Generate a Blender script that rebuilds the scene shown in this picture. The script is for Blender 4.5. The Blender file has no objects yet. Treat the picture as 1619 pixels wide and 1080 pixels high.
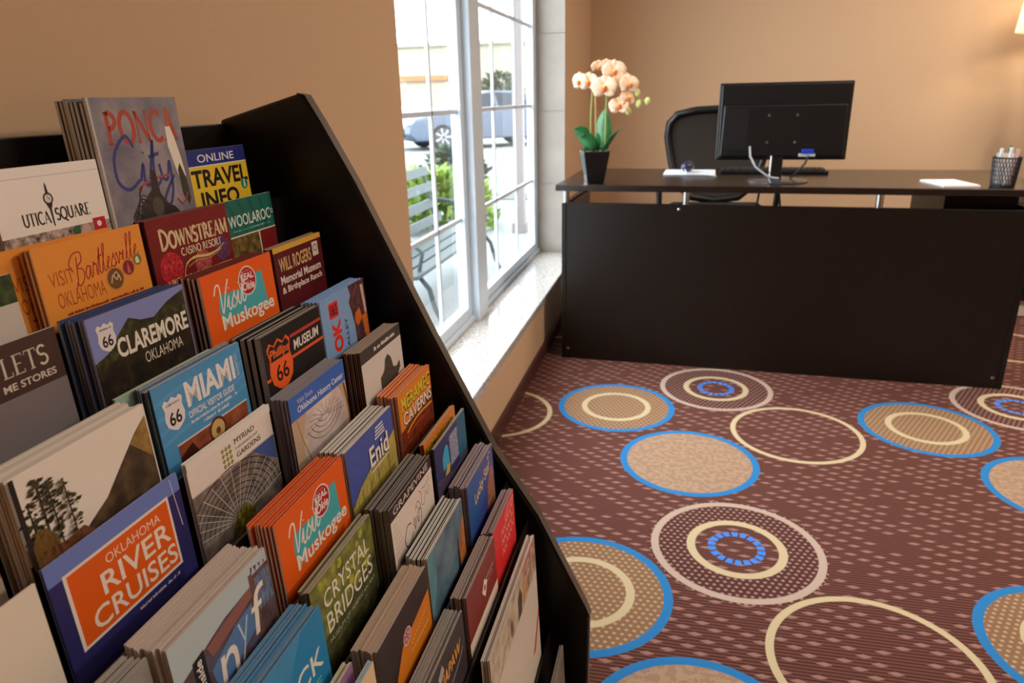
import bpy, bmesh, math, random
from math import sin, cos, pi, radians as R
from mathutils import Vector, Matrix

random.seed(7)
sc = bpy.context.scene
COL = sc.collection

# ------------------------------------------------------------------ camera
F_PX, YAW, PITCH, ROLL, CX, CZ = 1119.86, .2381, .3317, -.0222, .5598, 1.0793
fwd = Vector((-sin(YAW)*cos(PITCH), cos(YAW)*cos(PITCH), -sin(PITCH)))
rgt = Vector((cos(YAW), sin(YAW), 0))
upv = rgt.cross(fwd)
r2 = cos(ROLL)*rgt + sin(ROLL)*upv
u2 = -sin(ROLL)*rgt + cos(ROLL)*upv
camd = bpy.data.cameras.new('camera')
cam = bpy.data.objects.new('camera', camd)
COL.objects.link(cam)
M = Matrix((r2, u2, -fwd)).transposed().to_4x4()
M.translation = Vector((CX, 0, CZ))
cam.matrix_world = M
camd.sensor_width = 36
camd.lens = F_PX*36/1619
camd.clip_start = .01
camd.dof.use_dof = True
camd.dof.focus_distance = .68
camd.dof.aperture_fstop = 11
sc.camera = cam

# ------------------------------------------------------------------ light and exposure
sc.view_settings.view_transform = 'Standard'
sc.view_settings.look = 'None'
sc.view_settings.gamma = 1
sc.view_settings.use_curve_mapping = False
sc.view_settings.exposure = 0.0
w = bpy.data.worlds.new('sky')
sc.world = w
w.use_nodes = True
bg = w.node_tree.nodes['Background']
bg.inputs[0].default_value = (.86, .95, 1.0, 1)
bg.inputs[1].default_value = 9.0


def area(name, loc, sx, sy, power, col):
    l = bpy.data.lights.new(name, 'AREA')
    l.shape = 'RECTANGLE'
    l.size, l.size_y, l.energy, l.color = sx, sy, power, col
    o = bpy.data.objects.new(name, l)
    o.location = loc
    COL.objects.link(o)
    return o


WARM = (1, .875, .73)
area('unseen_ceiling_fill', (2.3, -.1, 2.58), .6, .6, 9, WARM)  # these four are unseen fill lights, added to brighten rack, walls and floor
area('unseen_ceiling_fill', (1.9, 2.1, 2.58), .6, .6, 16, WARM)
area('unseen_ceiling_fill', (3.2, 1.5, 2.58), .6, .6, 62, WARM)
area('unseen_ceiling_fill', (2.3, 3.5, 2.58), .6, .6, 33, WARM)


# ------------------------------------------------------------------ materials
def lin(c):
    return tuple(((v/255)/12.92 if v/255 <= .04045 else ((v/255+.055)/1.055)**2.4) for v in c[:3]) + (1,)


_mats = {}


def mat(name, col, rough=.5, metal=0, spec=.5, coat=0, bump=None, emit=None):
    if name in _mats:
        return _mats[name]
    m = bpy.data.materials.new(name)
    m.use_nodes = True
    b = m.node_tree.nodes['Principled BSDF']
    b.inputs['Base Color'].default_value = lin(col)
    b.inputs['Roughness'].default_value = rough
    b.inputs['Metallic'].default_value = metal
    b.inputs['Specular IOR Level'].default_value = spec
    b.inputs['Coat Weight'].default_value = coat
    if emit:
        b.inputs['Emission Color'].default_value = lin(emit[0])
        b.inputs['Emission Strength'].default_value = emit[1]
    if bump:
        nt = m.node_tree
        n = nt.nodes.new('ShaderNodeTexNoise')
        n.inputs['Scale'].default_value = bump[0]
        n.inputs['Detail'].default_value = 4
        tc = nt.nodes.new('ShaderNodeTexCoord')
        nt.links.new(tc.outputs['Object'], n.inputs['Vector'])
        bp = nt.nodes.new('ShaderNodeBump')
        bp.inputs['Strength'].default_value = bump[1]
        bp.inputs['Distance'].default_value = .002
        nt.links.new(n.outputs['Fac'], bp.inputs['Height'])
        nt.links.new(bp.outputs['Normal'], b.inputs['Normal'])
    _mats[name] = m
    return m


def noisy(name, stops, scale=60, rough=.4, detail=5, stretch=(1, 1, 1), spec=.5, bump=0):
    if name in _mats:
        return _mats[name]
    m = mat(name, (128, 128, 128), rough, spec=spec)
    nt = m.node_tree
    tc = nt.nodes.new('ShaderNodeTexCoord')
    mp = nt.nodes.new('ShaderNodeMapping')
    mp.inputs['Scale'].default_value = stretch
    n = nt.nodes.new('ShaderNodeTexNoise')
    n.inputs['Scale'].default_value = scale
    n.inputs['Detail'].default_value = detail
    n.inputs['Roughness'].default_value = .6
    r = nt.nodes.new('ShaderNodeValToRGB')
    els = r.color_ramp.elements
    while len(els) < len(stops):
        els.new(.5)
    for e, (p, c) in zip(els, stops):
        e.position = p
        e.color = lin(c)
    nt.links.new(tc.outputs['Object'], mp.inputs['Vector'])
    nt.links.new(mp.outputs['Vector'], n.inputs['Vector'])
    nt.links.new(n.outputs['Fac'], r.inputs['Fac'])
    b = nt.nodes['Principled BSDF']
    nt.links.new(r.outputs['Color'], b.inputs['Base Color'])
    if bump:
        bp = nt.nodes.new('ShaderNodeBump')
        bp.inputs['Strength'].default_value = bump
        bp.inputs['Distance'].default_value = .003
        nt.links.new(n.outputs['Fac'], bp.inputs['Height'])
        nt.links.new(bp.outputs['Normal'], b.inputs['Normal'])
    return m


def ink(c, rough=.38):
    return mat('ink_%d_%d_%d' % tuple(c), c, rough, spec=.4)


WALL = mat('wall_paint', (201, 168, 136), .75, spec=.2, bump=(90, .15))
CEIL = mat('ceiling_paint', (225, 215, 198), .9, spec=.1)
WHITE_FRAME = mat('window_frame_paint', (206, 220, 234), .35)
WOOD = noisy('espresso_wood', [(.3, (15, 10, 9)), (.7, (24, 16, 13))], 14, .34, stretch=(1, 1, 8))
DESKW = noisy('espresso_laminate', [(.3, (20, 13, 9)), (.7, (27, 18, 12))], 10, .38, stretch=(8, 1, 1), spec=.32)
DESKTOP = noisy('espresso_worktop', [(.3, (26, 17, 13)), (.7, (34, 23, 18))], 10, .27, stretch=(8, 1, 1))
BASEB = mat('brown_baseboard', (74, 40, 32), .45)
CHROME = mat('chrome', (215, 215, 220), .18, 1)
BLACKPL = mat('black_plastic', (14, 13, 14), .38)
BLACKMT = mat('black_matt', (20, 18, 18), .6)
GRANITE = noisy('granite', [(.3, (120, 112, 108)), (.5, (190, 184, 178)), (.62, (215, 210, 204)), (.75, (150, 135, 125))], 110, .12, detail=3)
PAPER = mat('paper_edge', (222, 212, 200), .7, spec=.2)


# ------------------------------------------------------------------ mesh helpers
class MB:
    """collects shapes into one mesh"""

    def __init__(s):
        s.v, s.f, s.m, s.mats = [], [], [], []

    def mi(s, m):
        if m not in s.mats:
            s.mats.append(m)
        return s.mats.index(m)

    def add(s, vs, fs, m):
        o = len(s.v)
        k = s.mi(m)
        s.v += [tuple(v) for v in vs]
        for f in fs:
            s.f.append(tuple(i+o for i in f))
            s.m.append(k)

    def box(s, a, b, m, mx=None):
        x0, y0, z0 = [min(p, q) for p, q in zip(a, b)]
        x1, y1, z1 = [max(p, q) for p, q in zip(a, b)]
        vs = [Vector(p) for p in ((x0, y0, z0), (x1, y0, z0), (x1, y1, z0), (x0, y1, z0), (x0, y0, z1), (x1, y0, z1), (x1, y1, z1), (x0, y1, z1))]
        if mx is not None:
            vs = [mx @ v for v in vs]
        s.add(vs, [(0, 3, 2, 1), (4, 5, 6, 7), (0, 1, 5, 4), (1, 2, 6, 5), (2, 3, 7, 6), (3, 0, 4, 7)], m)

    def prism(s, pts, axis, a, b, m):
        """polygon pts (2-D) extruded along axis from a to b"""
        def P(p, t):
            return {'x': (t, p[0], p[1]), 'y': (p[0], t, p[1]), 'z': (p[0], p[1], t)}[axis]
        n = len(pts)
        vs = [P(p, a) for p in pts] + [P(p, b) for p in pts]
        fs = [tuple(range(n))[::-1], tuple(range(n, 2*n))] + [(i, (i+1) % n, n+(i+1) % n, n+i) for i in range(n)]
        s.add(vs, fs, m)

    def lathe(s, prof, c, m, n=24, mx=None, cap=True):
        vs, fs = [], []
        for r, z in prof:
            for i in range(n):
                t = 2*pi*i/n
                v = Vector((r*cos(t), r*sin(t), z))
                if mx is not None:
                    v = mx @ v
                vs.append(v+Vector(c))
        for j in range(len(prof)-1):
            for i in range(n):
                fs.append((j*n+i, j*n+(i+1) % n, (j+1)*n+(i+1) % n, (j+1)*n+i))
        if cap:
            fs.append(tuple(range(n))[::-1])
            fs.append(tuple(range((len(prof)-1)*n, len(prof)*n)))
        s.add(vs, fs, m)

    def tube(s, pts, r, m, n=8, closed=False):
        pts = [Vector(p) for p in pts]
        rs = r if isinstance(r, (list, tuple)) else [r]*len(pts)
        vs, fs = [], []
        prev = None
        N = len(pts)
        for i, p in enumerate(pts):
            if closed:
                d = pts[(i+1) % N]-pts[i-1]
            else:
                d = pts[min(i+1, N-1)]-pts[max(i-1, 0)]
            d.normalize()
            if prev is None:
                a = Vector((0, 0, 1)) if abs(d.z) < .9 else Vector((1, 0, 0))
                x = d.cross(a).normalized()
            else:
                x = (prev-d*prev.dot(d)).normalized()
            prev = x
            y = d.cross(x)
            for k in range(n):
                t = 2*pi*k/n
                vs.append(p+rs[i]*(cos(t)*x+sin(t)*y))
        for i in range(N if closed else N-1):
            for k in range(n):
                j = (i+1) % N
                fs.append((i*n+k, i*n+(k+1) % n, j*n+(k+1) % n, j*n+k))
        if not closed:
            fs.append(tuple(range(n))[::-1])
            fs.append(tuple(range((N-1)*n, N*n)))
        s.add(vs, fs, m)

    def sphere(s, c, r, m, nu=14, nv=9, sc_=(1, 1, 1), mx=None):
        vs, fs = [], []
        for j in range(nv+1):
            a = pi*j/nv
            for i in range(nu):
                t = 2*pi*i/nu
                v = Vector((r*sin(a)*cos(t)*sc_[0], r*sin(a)*sin(t)*sc_[1], r*cos(a)*sc_[2]))
                if mx is not None:
                    v = mx @ v
                vs.append(v+Vector(c))
        for j in range(nv):
            for i in range(nu):
                fs.append((j*nu+i, (j+1)*nu+i, (j+1)*nu+(i+1) % nu, j*nu+(i+1) % nu))
        s.add(vs, fs, m)

    def build(s, name, parent=None, smooth=False, bevel=0, loc=None, rot=None, subsurf=0):
        me = bpy.data.meshes.new(name)
        me.from_pydata(s.v, [], s.f)
        for m in s.mats:
            me.materials.append(m)
        me.polygons.foreach_set('material_index', s.m)
        bm = bmesh.new()
        bm.from_mesh(me)
        if smooth:
            bmesh.ops.remove_doubles(bm, verts=bm.verts, dist=1e-6)
        bmesh.ops.recalc_face_normals(bm, faces=bm.faces)
        bm.to_mesh(me)
        bm.free()
        if smooth:
            me.polygons.foreach_set('use_smooth', [True]*len(me.polygons))
            try:
                me.set_sharp_from_angle(angle=R(40))
            except Exception:
                pass
        o = bpy.data.objects.new(name, me)
        COL.objects.link(o)
        if parent:
            o.parent = parent
        if loc:
            o.location = loc
        if rot:
            o.rotation_euler = rot
        if bevel:
            b = o.modifiers.new('bevel', 'BEVEL')
            b.width, b.segments, b.limit_method, b.angle_limit = bevel, 2, 'ANGLE', R(40)
        if subsurf:
            b = o.modifiers.new('sub', 'SUBSURF')
            b.levels = b.render_levels = subsurf
        return o


def tag(o, label=None, cat=None, group=None, kind=None):
    if label:
        o['label'] = label
    if cat:
        o['category'] = cat
    if group:
        o['group'] = group
    if kind:
        o['kind'] = kind
    return o


def thing(name, label, cat, loc=(0, 0, 0), rz=0, group=None):
    o = bpy.data.objects.new(name, None)
    o.empty_display_size = .05
    o.location = loc
    o.rotation_euler = (0, 0, rz)
    COL.objects.link(o)
    return tag(o, label, cat, group)


def copy_tree(o, parent=None):
    c = o.copy()
    COL.objects.link(c)
    if parent:
        c.parent = parent
    for ch in list(o.children):
        copy_tree(ch, c)
    return c


# ------------------------------------------------------------------ node maths
class NX:
    def __init__(s, nt, sock):
        s.nt, s.s = nt, sock

    def op(s, o, b=None, c=None):
        n = s.nt.nodes.new('ShaderNodeMath')
        n.operation = o
        for i, q in enumerate((s, b, c)):
            if q is None:
                continue
            if isinstance(q, NX):
                s.nt.links.new(q.s, n.inputs[i])
            else:
                n.inputs[i].default_value = q
        return NX(s.nt, n.outputs[0])

    def __add__(s, b): return s.op('ADD', b)
    def __sub__(s, b): return s.op('SUBTRACT', b)
    def __mul__(s, b): return s.op('MULTIPLY', b)
    def __truediv__(s, b): return s.op('DIVIDE', b)
    def lt(s, b): return s.op('LESS_THAN', b)
    def gt(s, b): return s.op('GREATER_THAN', b)
    def fl(s): return s.op('FLOOR')
    def fr(s): return s.op('FRACT')
    def ab(s): return s.op('ABSOLUTE')
    def mx(s, b): return s.op('MAXIMUM', b)
    def mn(s, b): return s.op('MINIMUM', b)


def carpet_material():
    m = mat('patterned_carpet', (90, 60, 52), .95, spec=.1)
    nt = m.node_tree
    tc = nt.nodes.new('ShaderNodeTexCoord')
    mp = nt.nodes.new('ShaderNodeMapping')
    mp.inputs['Rotation'].default_value = (0, 0, -.014)
    nt.links.new(tc.outputs['Object'], mp.inputs['Vector'])
    sp = nt.nodes.new('ShaderNodeSeparateXYZ')
    nt.links.new(mp.outputs['Vector'], sp.inputs[0])
    X, Y = NX(nt, sp.outputs[0]), NX(nt, sp.outputs[1])
    PX, PY = 1.036, 1.045
    # ribs and lozenges
    rib = (Y/.0093).fr()
    ribm = rib.gt(.58)
    row = (Y/.0186).fl()
    fy = ((Y/.0186).fr()-.5).ab()
    off = (row*.3819).fr()
    cell = X/.066 + off
    fx = (cell.fr()-.5).ab()
    loz = (fx*3.9 + fy*3.0).lt(1.0)
    wn = nt.nodes.new('ShaderNodeTexWhiteNoise')
    wn.noise_dimensions = '2D'
    cb = nt.nodes.new('ShaderNodeCombineXYZ')
    nt.links.new(cell.fl().s, cb.inputs[0])
    nt.links.new(row.s, cb.inputs[1])
    nt.links.new(cb.outputs[0], wn.inputs['Vector'])
    keep = NX(nt, wn.outputs['Value']).gt(.18)
    loz = loz*keep
    # dense dots
    drow = (Y/.0145).fl()
    dfx = ((X/.0165 + drow*.5).fr()-.5).ab()
    dfy = ((Y/.0145).fr()-.5).ab()
    dots = (dfx*dfx + dfy*dfy).lt(.062)

    def mix(fac, a, b):
        n = nt.nodes.new('ShaderNodeMix')
        n.data_type = 'RGBA'
        nt.links.new(fac.s, n.inputs[0])
        for i, q in ((6, a), (7, b)):
            if isinstance(q, tuple):
                n.inputs[i].default_value = lin(q)
            else:
                nt.links.new(q, n.inputs[i])
        return n.outputs[2]

    base = mix(ribm, (106, 67, 58), (66, 38, 35))
    base = mix(loz, base, (146, 108, 100))
    tan_d = mix(dots, (131, 100, 75), (176, 147, 118))
    brn_d = mix(dots, (82, 50, 46), (160, 126, 115))
    nz = nt.nodes.new('ShaderNodeTexNoise')
    nz.inputs['Scale'].default_value = 60
    nt.links.new(tc.outputs['Object'], nz.inputs['Vector'])
    tan_p = mix(NX(nt, nz.outputs['Fac']).gt(.5), (151, 122, 100), (165, 136, 113))
    BLUE, CREAM, PINK = (45, 117, 176), (190, 172, 138), (178, 156, 142)

    def dist(cx, cy):
        ax = (X-cx).op('WRAP', PX/2, -PX/2)
        ay = (Y-cy).op('WRAP', PY/2, -PY/2)
        return (ax*ax+ay*ay).op('SQRT'), ax, ay

    c = base
    RO = .209
    d, ax, ay = dist(.365+.0335, 2.395-.0)           # tan disc, blue rim, cream ring
    c = mix(d.lt(RO), c, tan_d)
    c = mix((d-.115).ab().lt(.010), c, CREAM)
    c = mix((d-(RO-.0095)).ab().lt(.0105), c, BLUE)
    d, ax, ay = dist(.624+.028, 2.024-.004)          # plain tan disc, blue rim
    c = mix(d.lt(RO), c, tan_p)
    c = mix((d-(RO-.0095)).ab().lt(.0105), c, BLUE)
    d, ax, ay = dist(.972+.032, 2.287-.012)          # bare ring
    c = mix((d-(RO-.007)).ab().lt(.0085), c, CREAM)
    d, ax, ay = dist(.725+.037, 2.637-.009)          # dotted ring
    c = mix((d-.165).ab().lt(.05), c, brn_d)
    c = mix((d-(RO-.0085)).ab().lt(.0095), c, PINK)
    c = mix((d-.111).ab().lt(.0105), c, CREAM)
    an = ay.op('ARCTAN2', ax)
    bead = ((an*(18/(2*pi))).fr()-.5).ab().lt(.36)
    c = mix((d-.060).ab().lt(.0095)*bead, c, (66, 128, 214))
    b = nt.nodes['Principled BSDF']
    nt.links.new(c, b.inputs['Base Color'])
    bp = nt.nodes.new('ShaderNodeBump')
    bp.inputs['Strength'].default_value = .35
    bp.inputs['Distance'].default_value = .002
    nt.links.new(rib.s, bp.inputs['Height'])
    nt.links.new(bp.outputs['Normal'], b.inputs['Normal'])
    return m


# ------------------------------------------------------------------ setting
XE, YB, YF, ZC = 5.2, 4.83, -2.6, 2.6      # room extents
WY0, WY1, SILL, WTOP = 1.41, 3.83, .265, 2.25

m = MB()
m.box((-.30, YF-.1, -.12), (XE+.1, YB+.1, 0), carpet_material())
tag(m.build('floor'), kind='structure')
m = MB()
m.box((-.30, YF-.1, ZC), (XE+.1, YB+.1, ZC+.1), CEIL)
tag(m.build('ceiling'), kind='structure')
m = MB()
m.box((-.26, YF, 0), (0, WY0, ZC), WALL)
m.box((-.26, WY0, 0), (0, WY1, SILL-.03), WALL)
m.box((-.26, WY0, WTOP), (0, WY1, ZC), WALL)
m.box((-.26, WY1, 0), (-.06, YB, ZC), WALL)
tag(m.build('wall_left'), kind='structure')
for nm, a, b in (('wall_back', (-.26, YB, 0), (XE, YB+.1, ZC)), ('wall_right', (XE, YF, 0), (XE+.1, YB+.1, ZC)), ('wall_front', (-.26, YF-.1, 0), (XE, YF, ZC))):
    m = MB()
    m.box(a, b, WALL)
    tag(m.build(nm), kind='structure')
m = MB()
m.box((0, YF, 0), (.012, WY1, .062), BASEB)
tag(m.build('baseboard_left', bevel=.003), kind='structure')
m = MB()
m.box((-.06, YB-.012, 0), (XE, YB, .062), BASEB)
tag(m.build('baseboard_back', bevel=.003), kind='structure')
m = MB()
m.box((-.262, WY0, SILL-.03), (.006, WY1, SILL), GRANITE)
tag(m.build('trim_1', bevel=.003), kind='structure')

m = MB()
TILE = noisy('pale_jamb_tile', [(.3, (160, 150, 140)), (.7, (170, 161, 151))], 8, .4)
z = SILL
while z < WTOP-.01:
    z1 = min(z+.372, WTOP)
    m.box((-.206, WY1-.012, z+.001), (-.058, WY1, z1-.001), TILE)
    z = z1
tag(m.build('trim_3'), kind='structure')

# window frame, sashes, bars, panes
XW0, XW1 = -.25, -.205
m = MB()
m.box((XW0, WY0, SILL), (XW1+.01, WY0+.05, WTOP), WHITE_FRAME)
m.box((XW0, WY1-.05, SILL), (XW1-.002, WY1, WTOP), WHITE_FRAME)
m.box((XW0, WY0, WTOP-.05), (XW1+.01, WY1, WTOP), WHITE_FRAME)
m.box((XW0, WY0, SILL), (XW1+.01, WY1, SILL+.022), WHITE_FRAME)
m.box((XW0, 2.515, SILL), (XW1+.03, 2.645, WTOP), WHITE_FRAME)
win = tag(m.build('window_1', bevel=.003), kind='structure')
GLASS = bpy.data.materials.new('window_glass')
GLASS.use_nodes = True
nt = GLASS.node_tree
nt.nodes.clear()
out = nt.nodes.new('ShaderNodeOutputMaterial')
tr = nt.nodes.new('ShaderNodeBsdfTransparent')
gl = nt.nodes.new('ShaderNodeBsdfGlossy')
gl.inputs['Roughness'].default_value = .02
lw = nt.nodes.new('ShaderNodeLayerWeight')      # Schlick reflectance, the same from either side of the pane
lw.inputs['Blend'].default_value = .5
fz = NX(nt, lw.outputs['Facing']).op('POWER', 5.0)*.92 + .05
mxs = nt.nodes.new('ShaderNodeMixShader')
nt.links.new(fz.s, mxs.inputs[0])
nt.links.new(tr.outputs[0], mxs.inputs[1])
nt.links.new(gl.outputs[0], mxs.inputs[2])
nt.links.new(mxs.outputs[0], out.inputs[0])
for y0, y1, bars in ((WY0+.05, 2.515, (1.84, 2.215)), (2.645, WY1-.05, (2.99, 3.39))):
    s = MB()
    z0, z1 = SILL+.022, WTOP-.05
    s.box((XW0+.008, y0, z0), (XW1, y0+.045, z1), WHITE_FRAME)
    s.box((XW0+.008, y1-.045, z0), (XW1, y1, z1), WHITE_FRAME)
    s.box((XW0+.009, y0+.045, z0), (XW1-.001, y1-.045, z0+.04), WHITE_FRAME)
    s.box((XW0+.009, y0+.045, z1-.045), (XW1-.001, y1-.045, z1), WHITE_FRAME)
    so = s.build('sash', win, bevel=.003)
    b = MB()
    for y in bars:
        b.box((-.231, y-.007, z0+.04), (-.219, y+.007, z1-.045), WHITE_FRAME)
    for z in (.661, 1.037, 1.412, 1.788):
        b.box((-.231, y0+.045, z-.008), (-.219, y1-.045, z+.008), WHITE_FRAME)
    b.build('glazing_bars', so, bevel=.002)
    g = MB()
    g.add([(-.225, y0+.045, z0+.04), (-.225, y1-.045, z0+.04), (-.225, y1-.045, z1-.045), (-.225, y0+.045, z1-.045)], [(0, 1, 2, 3)], GLASS)
    g.build('glass_pane', so)

# ------------------------------------------------------------------ outside
GZ = -.2
m = MB()
m.box((-70, -10, GZ-.1), (-.27, 110, GZ), noisy('concrete_paving', [(.3, (112, 118, 120)), (.7, (122, 128, 130))], 3, .9))
tag(m.build('ground'), kind='structure')
m = MB()
m.box((-30, 9.2, GZ), (-.4, 9.5, GZ+.1), mat('kerb_concrete', (134, 138, 138), .9))
tag(m.build('trim_2', bevel=.02), kind='structure')
m = MB()
m.box((-1.055, 6.86, GZ), (-.955, 6.96, 3.2), mat('pinkish_brick', (116, 111, 112), .9))
m.box((-1.075, 6.84, GZ), (-.935, 6.98, GZ+.10), mat('pinkish_brick', (116, 111, 112), .9))
tag(m.build('porch_post', bevel=.005), 'pale pinkish square porch post outside behind the right window sash', 'post')

# bench on the pavement
bl = mat('bench_paint', (44, 58, 60), .6)
t = thing('park_bench', 'dark slatted metal bench outside the left window sash', 'bench', (-1.42, 5.0, GZ))
for i, z in enumerate((.75, .63, .51, .39)):
    s = MB()
    s.box((-.012, -1.25, -.035), (.012, .42, .035), bl)
    s.build('back_slat', t, bevel=.004, loc=(-.0+.03*(.75-z)/.12, 0, z), rot=(0, R(-10), 0))
for i in range(4):
    s = MB()
    s.box((-.045, -1.25, -.012), (.045, .42, .012), bl)
    s.build('seat_slat', t, bevel=.004, loc=(.14+.11*i, 0, .30))
for y in (-1.1, .34):
    s = MB()
    s.tube([(-.02, y, .80), (.03, y, .6), (.08, y, .35), (.06, y, .2), (.0, y, 0)], .016, bl)
    s.tube([(.07, y, .285), (.3, y, .285), (.47, y, .275), (.53, y, .2), (.56, y, .08), (.60, y, 0)], .016, bl)
    s.tube([(.03, y, .55), (.2, y, .53), (.4, y, .5), (.5, y, .42), (.47, y, .30)], .013, bl)
    s.build('side_frame', t, smooth=True)


def leafy(name, label, c, rad, h, n, cols, lsz, group=None):
    t = thing(name, label, 'shrub', (c[0], c[1], GZ), group=group)
    s = MB()
    rnd = random.Random(int(c[0]*100))
    ms = [mat('leaf_%d_%d_%d' % q, q, .6) for q in cols]
    for i in range(n):
        a, q = rnd.uniform(0, 2*pi), rnd.uniform(.25, 1)
        z = rnd.uniform(.05, 1)
        rr = rad*q*math.sqrt(max(0, 1-(z*.9)**2))
        p = Vector((rr*cos(a), rr*sin(a), z*h))
        d = Vector((cos(a)*.7, sin(a)*.7, rnd.uniform(-.1, 1))).normalized()
        sd = d.cross(Vector((rnd.uniform(-1, 1), rnd.uniform(-1, 1), .6))).normalized()
        L, W = lsz*rnd.uniform(.7, 1.3), lsz*.32
        nrm = d.cross(sd)*W*.4
        s.add([p, p+d*L*.4+sd*W+nrm, p+d*L-nrm, p+d*L*.4-sd*W+nrm], [(0, 1, 2, 3)], ms[i % len(ms)])
    s.build('foliage', t)
    st = MB()
    for i in range(7):
        a = i*.9
        st.tube([(0.03*cos(a), .03*sin(a), 0), (rad*.3*cos(a), rad*.3*sin(a), h*.5), (rad*.5*cos(a), rad*.5*sin(a), h*.8)], [.012, .008, .004], mat('stem_brown', (90, 80, 50), .8), 5)
    st.build('stem', t, smooth=True)
    return t


leafy('leafy_shrub', 'bright yellow green leafy shrub behind the bench outside', (-1.95, 7.1), .62, .55, 900, [(112, 138, 56), (130, 150, 70), (96, 124, 50)], .14)
leafy('leafy_shrub', 'low yellow green shrub under the bench seat end outside', (-2.95, 6.3), .5, .42, 600, [(108, 134, 56), (126, 148, 70), (88, 116, 50)], .13)
leafy('dark_shrub', 'darker green shrub beyond the bright one, nearer the street', (-3.15, 11.6), .55, .50, 700, [(48, 70, 56), (58, 82, 66), (42, 62, 52)], .13)


def make_car(name, label, paint, loc, rz, group=None):
    t = thing(name, label, 'car', loc, rz, group)
    glass = mat('car_glass', (26, 38, 48), .2, spec=.3)
    blk = mat('tyre_rubber', (26, 27, 29), .8)
    alloy = mat('alloy_wheel', (150, 154, 158), .4, .2)
    # side silhouette (x forward along -x), y is half width
    low = [(-2.38, .42), (-2.36, .66), (-2.2, .80), (-1.35, .98), (-1.15, 1.0), (1.55, 1.04), (2.25, 1.0), (2.38, .82), (2.36, .42), (2.1, .26), (-2.2, .24)]
    s = MB()
    secs = [(-.90, .92), (-.86, .985), (-.70, 1.0), (0, 1.0), (.70, 1.0), (.86, .985), (.90, .92)]
    vs, fs = [], []
    n = len(low)
    for y, k in secs:
        for x, z in low:
            vs.append((x*(.97 if k < .99 else 1), y, .3+(z-.3)*k))
    for j in range(len(secs)-1):
        for i in range(n):
            fs.append((j*n+i, j*n+(i+1) % n, (j+1)*n+(i+1) % n, (j+1)*n+i))
    fs += [tuple(range(n))[::-1], tuple(range((len(secs)-1)*n, len(secs)*n))]
    s.add(vs, fs, paint)
    s.build('body', t, smooth=True, bevel=.03)
    # cabin
    cab = [(-1.25, .98), (-.35, 1.40), (.1, 1.47), (.75, 1.45), (1.75, 1.02)]
    s = MB()
    vs, fs = [], []
    n = len(cab)
    for y, k in ((-1, 1), (1, 1)):
        for x, z in cab:
            vs.append((x, y*(.84-.26*(z-.98)/.49), z))
    fs = [tuple(range(n)), tuple(range(n, 2*n))[::-1]] + [(i, i+1, n+i+1, n+i) for i in range(n-1)]
    s.add(vs, fs, paint)
    s.build('roof', t, smooth=True, bevel=.02)
    for sy in (-1, 1):
        for nm, pts in (('side_window', [(-.98, 1.05), (-.30, 1.37), (.12, 1.42), (.16, 1.05)]), ('side_window', [(.24, 1.05), (.20, 1.42), (.70, 1.40), (1.40, 1.07)])):
            s = MB()
            vs = [(x, sy*(.846-.26*(z-.98)/.49), z) for x, z in pts] + [(x, sy*(.835-.26*(z-.98)/.49), z) for x, z in pts]
            s.add(vs, [(0, 1, 2, 3), (7, 6, 5, 4), (0, 4, 5, 1), (1, 5, 6, 2), (2, 6, 7, 3), (3, 7, 4, 0)], glass)
            s.build(nm, t)
    for nm, (xa, za), (xb, zb) in (('windscreen', (-1.20, 1.01), (-.40, 1.385)), ('rear_window', (1.68, 1.055), (.82, 1.43))):
        s = MB()
        d = .012 if xa > 0 else -.012
        a, b = .78, .60
        s.add([(xa+d, -a, za+.012), (xa+d, a, za+.012), (xb+d, b, zb+.012), (xb+d, -b, zb+.012)], [(0, 1, 2, 3)], glass)
        s.build(nm, t)
    for x in (-1.42, 1.35):
        for sy in (-1, 1):
            mx = Matrix.Rotation(R(90), 4, 'X')
            s = MB()
            s.lathe([(.20, -.11), (.31, -.11), (.335, -.06), (.335, .06), (.31, .11), (.20, .11)], (x, sy*.80, .335), blk, 28, mx)
            wh = s.build('wheel', t, smooth=True)
            s = MB()
            s.lathe([(.05, -.128), (.235, -.122), (.25, 0), (.235, .122), (.05, .128)], (x, sy*.80, .335), mat('rim_barrel', (58, 61, 64), .5), 28, mx)
            for k in range(7):
                a = k*2*pi/7
                s.tube([(x+.04*cos(a), sy*.935, .335+.04*sin(a)), (x+.225*cos(a), sy*.925, .335+.225*sin(a))], [.022, .03], alloy)
            s.build('rim', wh, smooth=True)
    for sy in (-1, 1):
        s = MB()
        s.box((-2.37, sy*.55, .66), (-2.12, sy*.86, .78), mat('headlight_lens', (225, 215, 190), .15))
        s.build('headlight', t, bevel=.03)
        s = MB()
        s.box((2.2, sy*.55, .74), (2.385, sy*.86, .90), mat('tail_lens', (150, 30, 30), .2))
        s.build('tail_light', t, bevel=.03)
    s = MB()
    s.box((-2.42, -.6, .36), (-2.34, .6, .56), mat('grille_black', (40, 42, 44), .5))
    s.build('grille', t, bevel=.01)
    return t


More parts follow.
